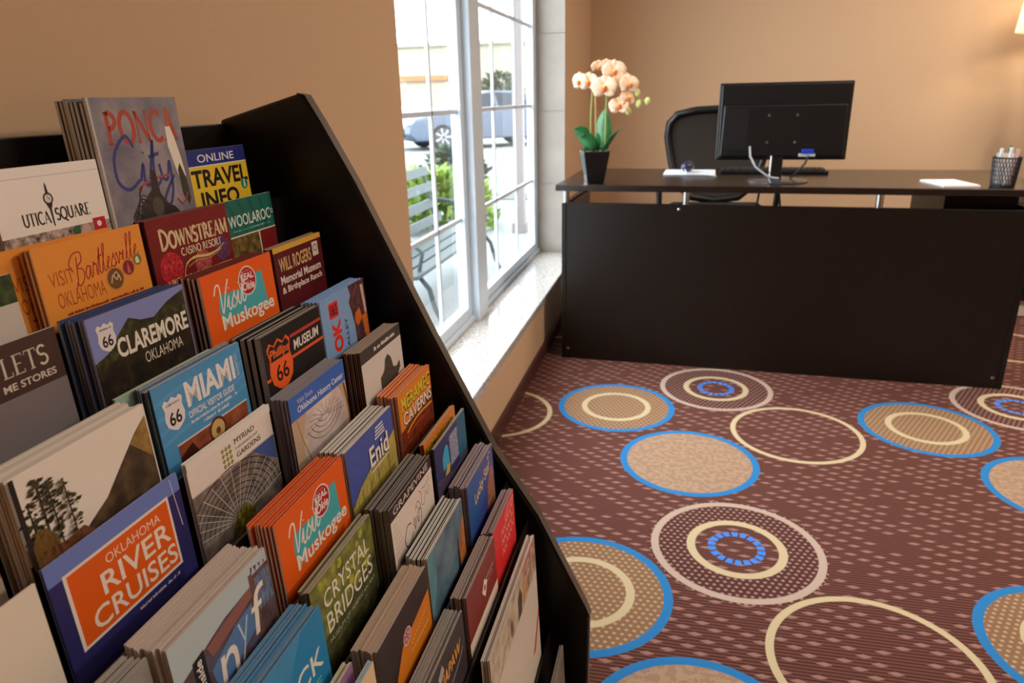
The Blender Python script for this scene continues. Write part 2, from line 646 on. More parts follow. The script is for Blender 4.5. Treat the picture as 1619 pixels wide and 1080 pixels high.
BLUEC = mat('blue_grey_car_paint', (62, 74, 92), .35, .1, coat=.3)
WHITEC = mat('white_car_paint', (170, 172, 170), .35, coat=.3)
make_car('parked_car', 'blue grey sedan parked outside, seen through both window sashes', BLUEC, (-5.05, 19.9, GZ), R(38))
make_car('parked_car', 'white car farther off in the lot, left of the blue grey sedan', WHITEC, (-14.0, 33, GZ), R(178))
make_car('parked_car', 'pale van sized car beyond the blue grey sedan, right sash', mat('silver_car_paint', (110, 116, 120), .4, .1), (-5.2, 30, GZ), R(4))
t = thing('store_building', 'cream store building with an orange sign band across the lot', 'building', (-22, 60, GZ))
s = MB()
s.box((-16, 0, 0), (16, 10, 5.4), mat('cream_stucco', (150, 143, 126), .9))
s.build('wall', t)
s = MB()
s.box((-10, -.3, 2.75), (3, 0, 3.15), mat('orange_sign', (150, 98, 62), .7))
s.build('sign_band', t)
for x in (-12, 8, 12):
    s = MB()
    s.box((x-1.2, -.05, .3), (x+1.2, .02, 2.3), mat('shop_glass', (90, 92, 86), .3))
    s.build('shop_window', t)
s = MB()
s.box((-16.3, -.3, 5.4), (16.3, 10.2, 5.7), mat('cream_coping', (140, 136, 124), .9))
s.build('parapet', t)
t = thing('street_lamp', 'thin street lamp head high in the left window sash', 'street lamp', (-5.0, 24.6, GZ))
gm = mat('galvanised', (120, 124, 128), .5, .5)
s = MB()
s.tube([(0, 0, 0), (0, 0, 5.0)], [.08, .05], gm)
s.build('pole', t, smooth=True)
s = MB()
s.tube([(0, 0, 4.9), (-.7, 0, 5.05), (-1.6, 0, 4.92)], .025, gm)
s.build('arm', t, smooth=True)
s = MB()
s.sphere((-1.85, 0, 4.88), .3, gm, sc_=(1, .5, .3))
s.build('lamp_head', t, smooth=True)
for i, (x, y, h) in enumerate(((-11, 46, 2.6), (-6.2, 49, 3.2))):
    leafy('distant_tree', ('low dark tree by the far store, left window sash', 'taller dark tree by the far store, next to the mullion')[i], (x, y), 1.5, h, 500, [(64, 76, 62), (80, 92, 72)], .5)

# ------------------------------------------------------------------ desk
DX, DY, DA = .083, 2.877, -.035
desk = thing('reception_desk', 'long dark espresso desk with floating worktop and chrome standoffs', 'desk', (DX, DY, 0), DA)
s = MB()
s.box((-.022, -.025, .720), (1.735, .655, .745), DESKTOP)
s.build('worktop', desk, bevel=.003)
s = MB()
s.box((.018, 0, .0), (1.669, .018, .670), DESKW)
fp = s.build('front_panel', desk, bevel=.002)
for x, z in ((.467, .652), (.028, .045), (1.65, .045)):
    s = MB()
    s.lathe([(.006, 0), (.006, .003), (.003, .004)], (x, 0, z), CHROME, 12, Matrix.Rotation(R(90), 4, 'X'))
    s.build('screw_cap', fp)
for x in (0, 1.669):
    s = MB()
    s.box((x, -.002, 0), (x+.018, .60, .670), DESKW)
    s.build('side_panel', desk, bevel=.002)
for x, y in ((.014, .02), (.49, .02), (1.18, .02), (1.66, .02), (.014, .55), (1.66, .55)):
    s = MB()
    s.lathe([(.013, .670), (.013, .720)], (x, y, 0), CHROME, 18)
    s.build('standoff', desk, smooth=True)
s = MB()
s.box((1.42, .12, .02), (1.66, .58, .700), DESKW)
ped = s.build('drawer_pedestal', desk, bevel=.002)
for z in (.06, .28, .49):
    s = MB()
    s.box((1.43, .58, z), (1.65, .598, z+.20), DESKW)
    dr = s.build('drawer', ped, bevel=.002)
    s = MB()
    s.tube([(1.48, .60, z+.1), (1.48, .62, z+.1), (1.60, .62, z+.1), (1.60, .60, z+.1)], .005, CHROME)
    s.build('handle', dr, smooth=True)
s = MB()
s.tube([(.03, .06, .672), (.12, .36, .718)], .007, CHROME)
s.build('brace', desk, smooth=True)


def D(x, y, z=.745):
    """desk frame to world"""
    return (DX+x*cos(DA)-y*sin(DA), DY+x*sin(DA)+y*cos(DA), z)


# ------------------------------------------------------------------ things on the desk
# monitor (its back towards the room)
mon = thing('computer_monitor', 'black flat monitor seen from behind on the desk', 'monitor', (.918, 3.01, .7455))
s = MB()
s.box((-.240, -.006, .082), (.240, .014, .368), BLACKPL)
s.box((-.232, -.014, .088), (.232, -.006, .362), BLACKPL)
s.prism([(-.225, .098), (.225, .098), (.22, .286), (-.22, .286)], 'y', -.034, -.012, BLACKPL)
shell = s.build('housing', mon, bevel=.004)
s = MB()
s.box((-.232, .0141, .092), (.232, .0146, .36), mat('dark_screen', (8, 8, 10), .15))
s.build('screen', mon)
for x, z in ((-.054, .249), (.047, .249), (-.054, .150), (.046, .150)):
    s = MB()
    s.lathe([(.005, 0), (.005, .003)], (x, -.034, z), CHROME, 10, Matrix.Rotation(R(90), 4, 'X'))
    s.build('mounting_screw', shell)
s = MB()
for i in range(16):
    s.box((-.215+i*.0055, -.0352, .125), (-.2125+i*.0055, -.034, .275), mat('vent_grey', (34, 33, 36), .45))
s.build('vent', shell)
s = MB()
s.box((-.030, -.030, .012), (.012, -.012, .125), BLACKPL)
s.box((-.036, -.0335, .012), (-.028, -.014, .122), CHROME)
s.build('neck', mon, bevel=.004)
s = MB()
s.lathe([(.115, 0), (.115, .004), (.10, .009), (.03, .014)], (0, 0, 0), mat('grey_gloss_base', (60, 60, 64), .2), 36)
s.build('base', mon, smooth=True)
s = MB()
s.box((.075, -.046, .108), (.118, -.033, .124), mat('vga_blue', (20, 60, 190), .4))
s.box((.065, -.040, .096), (.125, -.033, .108), mat('port_label', (190, 190, 190), .5))
s.build('video_plug', mon, bevel=.002)
s = MB()
s.tube([(-.115, -.036, .135), (-.112, -.05, .10), (-.09, -.06, .06), (-.05, -.06, .03), (-.03, -.055, .02), (.0, -.05, .016)], .004, mat('grey_cable', (170, 172, 178), .4))
s.tube([(.10, -.042, .10), (.09, -.045, .07), (.06, -.03, .03), (.05, .0, .016)], .004, BLACKPL)
s.build('cables', mon, smooth=True)
s = MB()
kb = thing('keyboard', 'thin black keyboard behind the monitor stand', 'keyboard', (.935, 3.345, .7455), -.035)
s.box((-.22, -.07, 0), (.22, .07, .014), BLACKPL)
kbb = s.build('body', kb, bevel=.003)
s = MB()
for r_ in range(5):
    for c_ in range(18):
        x, y = -.208+c_*.0233, -.058+r_*.023
        s.box((x, y, .014), (x+.019, y+.019, .019), BLACKMT)
s.build('keys', kb)
s = MB()
s.box((-.11, -.10, 0), (.11, .10, .006), mat('white_pad', (228, 234, 242), .5))
tag(s.build('mouse_pad', bevel=.002, loc=(.585, 3.31, .7455), rot=(0, 0, -.035)), 'white mouse pad on the desk left of the monitor', 'mouse pad')
mo = thing('computer_mouse', 'dark blue and black mouse on the white pad', 'mouse', (.575, 3.30, .7525), 2.9)
s = MB()
s.sphere((0, 0, .0235), .03, mat('mouse_blue', (36, 42, 74), .25), sc_=(.95, 1.7, .75))
s.build('shell', mo, smooth=True)
s = MB()
s.lathe([(.008, -.004), (.008, .004)], (0, -.03, .042), BLACKMT, 12, Matrix.Rotation(R(90), 4, 'Y'))
s.build('wheel', mo)
s = MB()
s.tube([(.0, .045, .014), (-.02, .10, .003), (-.10, .12, .0028), (-.15, .11, -.004)], .0022, mat('white_cable', (225, 225, 225), .5))
s.build('cable', mo, smooth=True)
s = MB()
s.box((-.062, -.095, 0), (.062, .095, .004), mat('white_paper', (236, 230, 228), .7))
s.box((-.060, -.093, .004), (.061, .094, .007), mat('white_paper', (236, 230, 228), .7))
tag(s.build('note_pad', loc=(1.508, 2.94, .7455), rot=(0, 0, .14)), 'small white note pad near the right end of the desk', 'note pad')
pc = thing('pencil_cup', 'black wire mesh cup holding papers and pens at the right desk end', 'pen cup', (1.657, 2.875, .7455))
s = MB()
MESH = mat('black_wire', (30, 30, 34), .4, .5)
for i in range(28):
    for sg in (-1, 1):
        p = []
        for k in range(7):
            a = 2*pi*i/28 + sg*k*.12
            rr = .037+.006*k/6
            p.append((rr*cos(a), rr*sin(a), .004+.094*k/6))
        s.tube(p, .0013, MESH, 4)
s.build('mesh_wall', pc)
s = MB()
s.tube([(.044*cos(a*pi/12), .044*sin(a*pi/12), .10) for a in range(24)], .0025, MESH, 6, True)
s.build('rim', pc, smooth=True)
s = MB()
s.lathe([(.037, 0), (.037, .006)], (0, 0, 0), MESH, 24)
s.build('base', pc)
for i, (x, y, dx, dy, h, c, lb) in enumerate(((-.018, 0, -.004, .0, .118, (225, 228, 232), 'white pen leaning left in the wire cup'), (.004, .012, .006, .006, .124, (70, 100, 84), 'green pen standing in the wire cup'), (.014, -.008, .01, -.004, .115, (226, 190, 190), 'pink pen leaning right in the wire cup'), (.0, -.012, .0, -.008, .121, (236, 236, 238), 'white marker at the front of the wire cup'))):
    pn = thing('pen', lb, 'pen', (1.657+x, 2.875+y, .7525), group='pens in the wire cup')
    s = MB()
    s.tube([(0, 0, 0), (dx, dy, h)], .0045, mat('pen_%d' % i, c, .35), 10)
    s.build('barrel', pn, smooth=True)
    s = MB()
    s.tube([(dx*.75, dy*.75, h*.75), (dx*1.05, dy*1.05, h*1.05)], .0056, mat('pen_cap_%d' % i, c, .3), 10)
    s.build('cap', pn, smooth=True)
s = MB()
s.add([(-.03, .005, .008), (.02, .012, .008), (.024, .014, .112), (-.034, .004, .116), (-.03, .0065, .008), (.02, .0135, .008), (.024, .0155, .112), (-.034, .0055, .116)],
      [(0, 1, 2, 3), (7, 6, 5, 4), (0, 4, 5, 1), (1, 5, 6, 2), (2, 6, 7, 3), (3, 7, 4, 0)], mat('white_paper', (236, 230, 228), .7))
tag(s.build('folded_paper', loc=(1.657, 2.872, .7455)), 'white folded paper slip inside the wire mesh cup', 'paper')

# potted orchid
orc = thing('potted_orchid', 'peach orchid in a tapered black pot on the left desk end', 'potted plant', (.205, 2.945, .7455), R(18))
OM = Matrix.Rotation(-R(18), 4, 'Z')


def ow(x, z, y=0):
    """world x,z (orchid plane) to the orchid's own frame"""
    return OM @ Vector((x-.205, y, z-.7455))


s = MB()
s.add([(-.034, -.034, 0), (.034, -.034, 0), (.034, .034, 0), (-.034, .034, 0), (-.053, -.053, .125), (.053, -.053, .125), (.053, .053, .125), (-.053, .053, .125),
       (-.047, -.047, .125), (.047, -.047, .125), (.047, .047, .125), (-.047, .047, .125), (-.045, -.045, .10), (.045, -.045, .10), (.045, .045, .10), (-.045, .045, .10)],
      [(3, 2, 1, 0), (0, 1, 5, 4), (1, 2, 6, 5), (2, 3, 7, 6), (3, 0, 4, 7), (4, 5, 9, 8), (5, 6, 10, 9), (6, 7, 11, 10), (7, 4, 8, 11), (8, 9, 13, 12), (9, 10, 14, 13), (10, 11, 15, 14), (11, 8, 12, 15)],
      mat('black_ceramic', (16, 15, 17), .22))
s.build('pot', orc, bevel=.003)
s = MB()
rnd = random.Random(3)
for i in range(60):
    s.sphere((rnd.uniform(-.036, .036), rnd.uniform(-.036, .036), .108+rnd.uniform(0, .01)), .008, mat('pot_pebbles', (120, 112, 98), .8), 6, 4)
s.build('pebbles', orc)
LG = noisy('orchid_leaf', [(.35, (24, 84, 44)), (.65, (52, 128, 66))], 20, .35)
for bx, by, tx, ty, tz, wd, hgt in ((.185, 0, .126, -.05, .958, .030, .05), (.205, -.02, .155, -.07, .93, .026, .04), (.245, 0, .318, -.03, .958, .026, .03), (.235, .02, .238, .05, 1.03, .036, .0), (.215, -.01, .222, -.05, .945, .016, .0)):
    s = MB()
    vs, fs = [], []
    for k in range(9):
        q = k/8
        cx, cy = bx+(tx-bx)*q, by+(ty-by)*q
        cz = .868+(tz-.868)*q + hgt*sin(pi*q)*.6
        wq = wd*(sin(pi*min(1, .16+q*.84))**.7)*(.55 if k == 8 else 1)
        d = Vector((tx-bx, ty-by, 0))
        sd = Vector((-d.y, d.x, 0)).normalized() if d.length > .02 else Vector((1, 0, 0))
        if abs(tx-bx) < .02:
            sd = Vector((1, -.3, 0)).normalized()
        else:
            sd = (sd*.6+Vector((.5, 0, .5))).normalized()
        for e, dz in ((-1, .006), (0, 0), (1, .006)):
            p = ow(cx, cz+dz*(1-q), cy)+OM.to_3x3() @ (sd*wq*e)
            vs.append(p)
    for k in range(8):
        for e in range(2):
            fs.append((k*3+e, k*3+e+1, k*3+e+4, k*3+e+3))
    s.add(vs, fs, LG)
    o = s.build('leaf', orc, smooth=True)
    md = o.modifiers.new('thick', 'SOLIDIFY')
    md.thickness = .0015
STEM = mat('orchid_stem', (150, 160, 80), .5)
s = MB()
s.tube([ow(.19, .86), ow(.188, 1.0), ow(.194, 1.10, -.01), ow(.205, 1.15, -.02), ow(.19, 1.165, -.03), ow(.16, 1.14, -.04)], .0032, STEM)
s.build('stem', orc, smooth=True)
s = MB()
s.tube([ow(.246, .86), ow(.247, 1.0), ow(.25, 1.10, -.01), ow(.27, 1.17, -.02), ow(.31, 1.15, -.03), ow(.35, 1.10, -.03), ow(.38, 1.06, -.03), ow(.409, 1.055, -.03)], .0032, STEM)
s.build('stem', orc, smooth=True)
s = MB()
s.tube([ow(.212, .86), ow(.203, 1.10, .004)], .003, mat('bamboo_stake', (196, 160, 96), .6))
s.build('stake', orc, smooth=True)
PET = noisy('peach_petal', [(.3, (250, 205, 165)), (.7, (253, 226, 196))], 30, .55)
LIP = mat('orange_lip', (226, 120, 50), .5)
for i, (x, z, y, sz, yaw, tilt) in enumerate(((.152, 1.132, -.05, .036, -35, 5), (.186, 1.128, -.06, .038, -12, -6), (.217, 1.186, -.03, .027, 15, 25), (.246, 1.193, -.02, .026, 10, 35), (.28, 1.165, -.05, .045, 8, 10), (.248, 1.107, -.085, .047, 0, 0), (.338, 1.116, -.06, .038, 25, -5), (.302, 1.038, -.06, .038, 12, -22), (.332, 1.066, -.045, .033, 35, -15), (.308, 1.132, -.045, .036, 18, 5))):
    mx = Matrix.Translation(ow(x, z, y)) @ OM @ Matrix.Rotation(R(yaw), 4, 'Z') @ Matrix.Rotation(R(tilt), 4, 'X')
    s = MB()
    for k, (a, L, W) in enumerate(((90, 1.0, .42), (215, 1.0, .40), (325, 1.0, .40), (15, 1.08, .72), (165, 1.08, .72))):
        vs, fs = [], []
        for q in range(7):
            u = q/6
            wq = sz*W*sin(pi*min(1, .1+.9*u))**.6*(.5 if q == 6 else 1)*(.35 if q == 0 else 1)
            for e in (-1, 0, 1):
                px, pz = u*L*sz, e*wq
                py = (-.004 if k < 3 else -.006) + sz*.35*u*u*(.6 if e == 0 else .3)*-.5 + abs(e)*.003
                c_, s_ = cos(R(a)), sin(R(a))
                vs.append(mx @ Vector((px*c_-pz*s_, py, px*s_+pz*c_)))
        for q in range(6):
            for e in range(2):
                fs.append((q*3+e, q*3+e+1, q*3+e+4, q*3+e+3))
        s.add(vs, fs, PET)
    fo = s.build('flower', orc, smooth=True)
    md = fo.modifiers.new('thick', 'SOLIDIFY')
    md.thickness = .0008
    s = MB()
    s.sphere(mx @ Vector((0, -.010, -.004)), sz*.24, LIP, 10, 7, (1, .8, 1.2))
    s.sphere(mx @ Vector((0, -.014, .004)), sz*.12, mat('lip_yellow', (245, 220, 120), .5), 8, 6)
    s.build('lip', fo, smooth=True)
for x, z in ((.37, 1.086), (.376, 1.046), (.409, 1.055), (.338, 1.019)):
    s = MB()
    s.sphere(ow(x, z, -.035), .013, mat('bud_green', (205, 210, 130), .5), 10, 8, (.85, .85, 1.15))
    s.build('bud', orc, smooth=True)

# office chair behind the desk
ch = thing('office_chair', 'black mesh back office chair behind the desk, half hidden by the monitor', 'chair', (.74, 3.86, 0), R(4))
s = MB()
fr = [(-.255, .20, .93), (-.262, .21, .86), (-.235, .20, .72), (-.19, .18, .60), (-.12, .17, .545), (0, .165, .53), (.12, .17, .545), (.19, .18, .60), (.235, .20, .72), (.262, .21, .86), (.255, .20, .93), (.215, .195, .975), (.12, .19, .995), (0, .188, 1.0), (-.12, .19, .995), (-.215, .195, .975)]
s.tube(fr, .020, BLACKPL, 10, True)
s.build('back_frame', ch, smooth=True)
s = MB()
MESHB = mat('chair_mesh', (52, 46, 42), .9, spec=.1)
ctr = Vector((0, .20, .77))
vs = [ctr]+[Vector(p)+Vector((0, 0, 0)) for p in fr]
n = len(fr)
mid = [ctr+(Vector(p)-ctr)*.5+Vector((0, .012, 0)) for p in fr]
s.add([ctr+Vector((0, .018, 0))]+mid+fr, [(0, 1+i, 1+(i+1) % n) for i in range(n)]+[(1+i, 1+n+i, 1+n+(i+1) % n, 1+(i+1) % n) for i in range(n)], MESHB)
s.build('back_mesh', ch, smooth=True)
s = MB()
s.prism([(-.06, .985), (.06, .985), (.05, .94), (.02, .925), (-.02, .925), (-.05, .94)], 'y', .20, .225, BLACKPL)
s.tube([(0, .24, .99), (0, .27, .8), (0, .26, .6), (0, .18, .45), (0, .08, .42)], .022, BLACKPL)
s.build('back_spine', ch, smooth=True)
s = MB()
s.box((-.245, -.26, .45), (.245, .20, .52), mat('seat_fabric', (22, 20, 20), .9))
s.build('seat', ch, bevel=.03)
for sx in (-1, 1):
    s = MB()
    s.tube([(sx*.24, .05, .46), (sx*.295, .05, .47), (sx*.30, .04, .60), (sx*.30, .0, .65)], .016, BLACKPL)
    s.box((sx*.27, -.14, .645), (sx*.33, .10, .672), BLACKPL)
    s.build('armrest', ch, bevel=.008)
s = MB()
s.lathe([(.03, .10), (.03, .28), (.02, .28), (.02, .45)], (0, 0, 0), CHROME, 16)
s.build('gas_lift', ch, smooth=True)
s = MB()
for k in range(5):
    a = 2*pi*k/5+.3
    s.tube([(0, 0, .12), (.30*cos(a), .30*sin(a), .085)], [.026, .016], BLACKPL)
bs = s.build('star_base', ch, smooth=True)
for k in range(5):
    a = 2*pi*k/5+.3
    s = MB()
    s.lathe([(.0275, -.02), (.0275, .02)], (.30*cos(a), .30*sin(a), .028), BLACKPL, 16, Matrix.Rotation(a, 4, 'Z') @ Matrix.Rotation(R(90), 4, 'Y'))
    s.tube([(.30*cos(a), .30*sin(a), .04), (.30*cos(a), .30*sin(a), .085)], .008, BLACKPL)
    s.build('caster', ch, smooth=True)

# cables that hang down behind the desk
s = MB()
s.tube([D(.78, .30, .716), D(.77, .31, .60), D(.73, .30, .45), D(.72, .30, .20), D(.76, .31, .006)], .004, BLACKMT)
tag(s.build('power_cable', smooth=True), 'black cable hanging under the worktop, left one below the monitor', 'cable', 'cables hanging under the worktop')
s = MB()
s.tube([D(.85, .30, .716), D(.87, .31, .60), D(.90, .30, .40), D(.92, .30, .006)], .004, BLACKMT)
tag(s.build('power_cable', smooth=True), 'black cable hanging under the worktop, right one below the monitor', 'cable', 'cables hanging under the worktop')

# low cabinet and lamp at the right, mostly outside the picture
cab = thing('side_cabinet', 'dark low cabinet on a white plinth at the right picture edge', 'cabinet', (2.52, 4.27, 0))
s = MB()
s.box((-.34, -.45, .085), (.40, .45, .54), DESKW)
s.build('body', cab, bevel=.003)
s = MB()
s.box((-.32, -.42, 0), (.38, .43, .085), mat('white_plinth', (215, 205, 190), .5))
s.build('plinth', cab, bevel=.002)
for z in (.12, .33):
    s = MB()
    s.box((-.32, -.468, z), (.38, -.45, z+.19), DESKW)
    d_ = s.build('drawer', cab, bevel=.002)
    s = MB()
    s.tube([(-.06, -.468, z+.1), (-.06, -.485, z+.1), (.10, -.485, z+.1), (.10, -.468, z+.1)], .005, CHROME)
    s.build('handle', d_, smooth=True)
lp = thing('table_lamp', 'white drum shade lamp at the top right picture corner', 'lamp', (2.425, 4.48, .541))
s = MB()
s.lathe([(.09, 0), (.09, .015), (.03, .03), (.04, .12), (.065, .25), (.05, .38), (.018, .46), (.012, .74)], (0, 0, 0), mat('lamp_bronze', (70, 50, 36), .35, .4), 28)
s.build('base', lp, smooth=True)
s = MB()
shade = bpy.data.materials.new('lamp_shade_cloth')
shade.use_nodes = True
nt = shade.node_tree
nt.nodes.clear()
o_ = nt.nodes.new('ShaderNodeOutputMaterial')
d1 = nt.nodes.new('ShaderNodeBsdfDiffuse')
d1.inputs[0].default_value = (.9, .84, .72, 1)
t1 = nt.nodes.new('ShaderNodeBsdfTranslucent')
t1.inputs[0].default_value = (.9, .84, .72, 1)
mx1 = nt.nodes.new('ShaderNodeMixShader')
mx1.inputs[0].default_value = .6
nt.links.new(d1.outputs[0], mx1.inputs[1])
nt.links.new(t1.outputs[0], mx1.inputs[2])
nt.links.new(mx1.outputs[0], o_.inputs[0])
s.lathe([(.225, .805), (.195, 1.08)], (0, 0, 0), shade, 40, cap=False)
s.build('lamp_shade', lp, smooth=True)
s = MB()
s.sphere((0, 0, .90), .03, mat('bulb', (255, 240, 210), .3, emit=((255, 225, 180), 12)), 12, 8)
s.build('bulb', lp, smooth=True)
pl = bpy.data.lights.new('lamp_bulb_light', 'POINT')
pl.energy, pl.color, pl.shadow_soft_size = 7, (1, .82, .58), .05
plo = bpy.data.objects.new('lamp_bulb_light', pl)
COL.objects.link(plo)
plo.parent = lp
plo.location = (0, 0, .965)
#RACK

# ------------------------------------------------------------------ brochure rack
YR = .786
TILT = R(2.5)
TT = math.tan(TILT)
# tier: front plane x at its top edge, brochure top z
TIERS = [(.086, 1.036), (.116, .985), (.156, .936), (.206, .884), (.244, .832), (.285, .781), (.320, .730), (.353, .679), (.379, .621), (.404, .565), (.441, .395)]
BH = .229
rack = thing('brochure_rack', 'tall black stepped brochure rack with a sloping end panel against the wall', 'rack', (0, 0, 0))
prof = [(.014, 0), (.014, 1.061), (.119, 1.0885), (.128, 1.0865), (.145, 1.057), (.182, .987), (.265, .807), (.341, .650), (.398, .560), (.4625, .424), (.468, .41), (.468, 0)]
NEAR = -.42
s = MB()
s.prism(prof, 'y', YR, YR+.018, WOOD)
s.build('side_panel', rack, bevel=.0035)
s = MB()
s.prism(prof, 'y', NEAR-.018, NEAR, WOOD)
s.build('side_panel', rack, bevel=.0035)
s = MB()
s.box((.014, NEAR, 0), (.022, YR, 1.057), WOOD)
s.build('back_panel', rack, bevel=.001)
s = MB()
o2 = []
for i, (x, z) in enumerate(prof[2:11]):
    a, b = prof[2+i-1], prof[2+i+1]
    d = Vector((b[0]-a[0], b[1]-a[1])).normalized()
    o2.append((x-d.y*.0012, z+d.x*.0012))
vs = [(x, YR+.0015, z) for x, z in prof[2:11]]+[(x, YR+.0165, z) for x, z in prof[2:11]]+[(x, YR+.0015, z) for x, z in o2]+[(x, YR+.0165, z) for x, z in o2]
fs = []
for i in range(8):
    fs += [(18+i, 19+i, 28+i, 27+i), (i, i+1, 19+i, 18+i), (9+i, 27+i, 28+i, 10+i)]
s.add(vs, fs, mat('worn_sheen_edge_band', (84, 76, 70), .3))  # edge wear, plus the panel edge's reflected highlight painted into the base colour
tag(s.build('edge_band', rack), 'greyish worn edge band with reflected light put into its colour')
DIV = []
for k, (x, z) in enumerate(TIERS):
    fl = z-BH*cos(TILT)-.0006
    xb = .024 if k == 0 else TIERS[k-1][0]+TT*(TIERS[k-1][1]-z)+.0012     # back face of the divider at height z
    DIV.append(xb+.0025)
    xl = x+TT*(z-fl)
    s = MB()
    if k:
        # divider board, parallel to the brochures
        def px(zz): return xb+TT*(z-zz)
        zt = z-.012
        s.prism([(px(fl-.0045), fl-.0045), (px(zt), zt), (px(zt)+.0025, zt), (px(fl-.0045)+.0025, fl-.0045)], 'y', NEAR, YR, WOOD)
        s.build('divider', rack)
    s = MB()
    x0 = .022 if k == 0 else xb+.0025+TT*(z-fl)
    s.box((x0, NEAR, fl-.0045), (xl+.0008, YR, fl), WOOD)
    s.build('shelf', rack)
xl = TIERS[-1][0]+TT*BH
s = MB()
s.box((xl+.001, NEAR, 0), (xl+.008, YR, .26), WOOD)
s.build('front_panel', rack, bevel=.001)
s = MB()
s.box((.022, NEAR, .0), (xl+.001, YR, .012), WOOD)
s.build('base', rack)


# ---- lettering
_tc = {}


def text_mesh(t, bold=0, shear=0):
    k = (t, bold, shear)
    if k in _tc:
        return _tc[k]
    cu = bpy.data.curves.new('lettering', 'FONT')
    cu.body = t
    cu.offset = bold
    cu.shear = shear
    cu.resolution_u = 3
    ob = bpy.data.objects.new('lettering', cu)
    COL.objects.link(ob)
    dg = bpy.context.evaluated_depsgraph_get()
    me = bpy.data.meshes.new_from_object(ob.evaluated_get(dg))
    vs = [(v.co.x, v.co.y) for v in me.vertices]
    fs = [tuple(p.vertices) for p in me.polygons]
    bpy.data.objects.remove(ob)
    bpy.data.curves.remove(cu)
    bpy.data.meshes.remove(me)
    x0, x1 = min(v[0] for v in vs), max(v[0] for v in vs)
    y0, y1 = min(v[1] for v in vs), max(v[1] for v in vs)
    vs = [((x-x0)/(x1-x0), (y-y0)/(y1-y0)) for x, y in vs]
    _tc[k] = (vs, fs)
    return _tc[k]


def arc(cx, cy, rx, ry, a0, a1, n=10):
    return [(cx+rx*cos(R(a0+(a1-a0)*i/n)), cy+ry*sin(R(a0+(a1-a0)*i/n))) for i in range(n+1)]


# serif capitals: (advance, [(thick?, points)], [serif bars (x, y, half width)])
SER = {
    'A': (.86, [(0, [(.1, 0), (.42, 1)]), (1, [(.42, 1), (.76, 0)]), (0, [(.2, .34), (.62, .34)])], [(.1, 0, .1), (.76, 0, .12)]),
    'C': (.8, [(1, arc(.46, .5, .38, .5, 52, 308, 16))], [(.69, .86, .04), (.69, .12, .04)]),
    'D': (.86, [(1, [(.16, 0), (.16, 1)]), (1, arc(.16, .5, .6, .5, 90, -90, 14))], [(.16, 0, .12), (.16, 1, .12)]),
    'E': (.68, [(1, [(.16, 0), (.16, 1)]), (0, [(.16, 1), (.58, 1), (.58, .86)]), (0, [(.16, .52), (.48, .52)]), (0, [(.16, 0), (.6, 0), (.6, .16)])], [(.16, 0, .12), (.16, 1, .12)]),
    'G': (.86, [(1, arc(.46, .5, .38, .5, 52, 340, 16)), (1, [(.76, .36), (.76, .1)])], [(.72, .40, .14)]),
    'I': (.36, [(1, [(.18, 0), (.18, 1)])], [(.18, 0, .12), (.18, 1, .12)]),
    'L': (.64, [(1, [(.16, 0), (.16, 1)]), (0, [(.16, 0), (.56, 0), (.56, .2)])], [(.16, 0, .12), (.16, 1, .12)]),
    'M': (1.06, [(0, [(.14, 0), (.16, 1)]), (1, [(.16, 1), (.52, .06)]), (0, [(.52, .06), (.86, 1)]), (1, [(.88, 1), (.9, 0)])], [(.14, 0, .1), (.9, 0, .12), (.12, 1, .1), (.9, 1, .1)]),
    'N': (.88, [(0, [(.14, 0), (.14, 1)]), (1, [(.14, 1), (.74, 0)]), (0, [(.74, 0), (.74, 1)])], [(.14, 0, .1), (.74, 1, .1), (.1, 1, .08)]),
    'O': (.94, [(1, arc(.47, .5, .38, .5, 0, 360, 22))], []),
    'P': (.7, [(1, [(.16, 0), (.16, 1)]), (1, arc(.16, .74, .42, .26, 90, -90, 10))], [(.16, 0, .14), (.16, 1, .12)]),
    'Q': (.94, [(1, arc(.47, .5, .38, .5, 0, 360, 22)), (1, [(.46, .1), (.62, -.1), (.88, -.2)])], []),
    'R': (.8, [(1, [(.16, 0), (.16, 1)]), (1, arc(.16, .75, .38, .25, 90, -90, 10)), (1, [(.34, .5), (.74, 0)])], [(.16, 0, .12), (.16, 1, .12), (.74, 0, .08)]),
    'S': (.62, [(1, arc(.3, .75, .22, .24, 30, 262, 10)+arc(.3, .26, .24, .26, 88, -145, 10))], [(.5, .9, .03), (.08, .1, .03)]),
    'T': (.76, [(1, [(.38, 0), (.38, 1)]), (0, [(.06, .84), (.06, 1), (.7, 1), (.7, .84)])], [(.38, 0, .13)]),
    'U': (.86, [(1, [(.16, 1), (.16, .3)]+arc(.44, .3, .28, .3, 180, 360, 8)+[(.72, 1)])], [(.16, 1, .12), (.72, 1, .1)]),
    'W': (1.16, [(1, [(.08, 1), (.34, 0)]), (0, [(.34, 0), (.58, 1)]), (1, [(.58, 1), (.82, 0)]), (0, [(.82, 0), (1.08, 1)])], [(.08, 1, .1), (.58, 1, .1), (1.08, 1, .08)]),
    ' ': (.4, [], []),
}
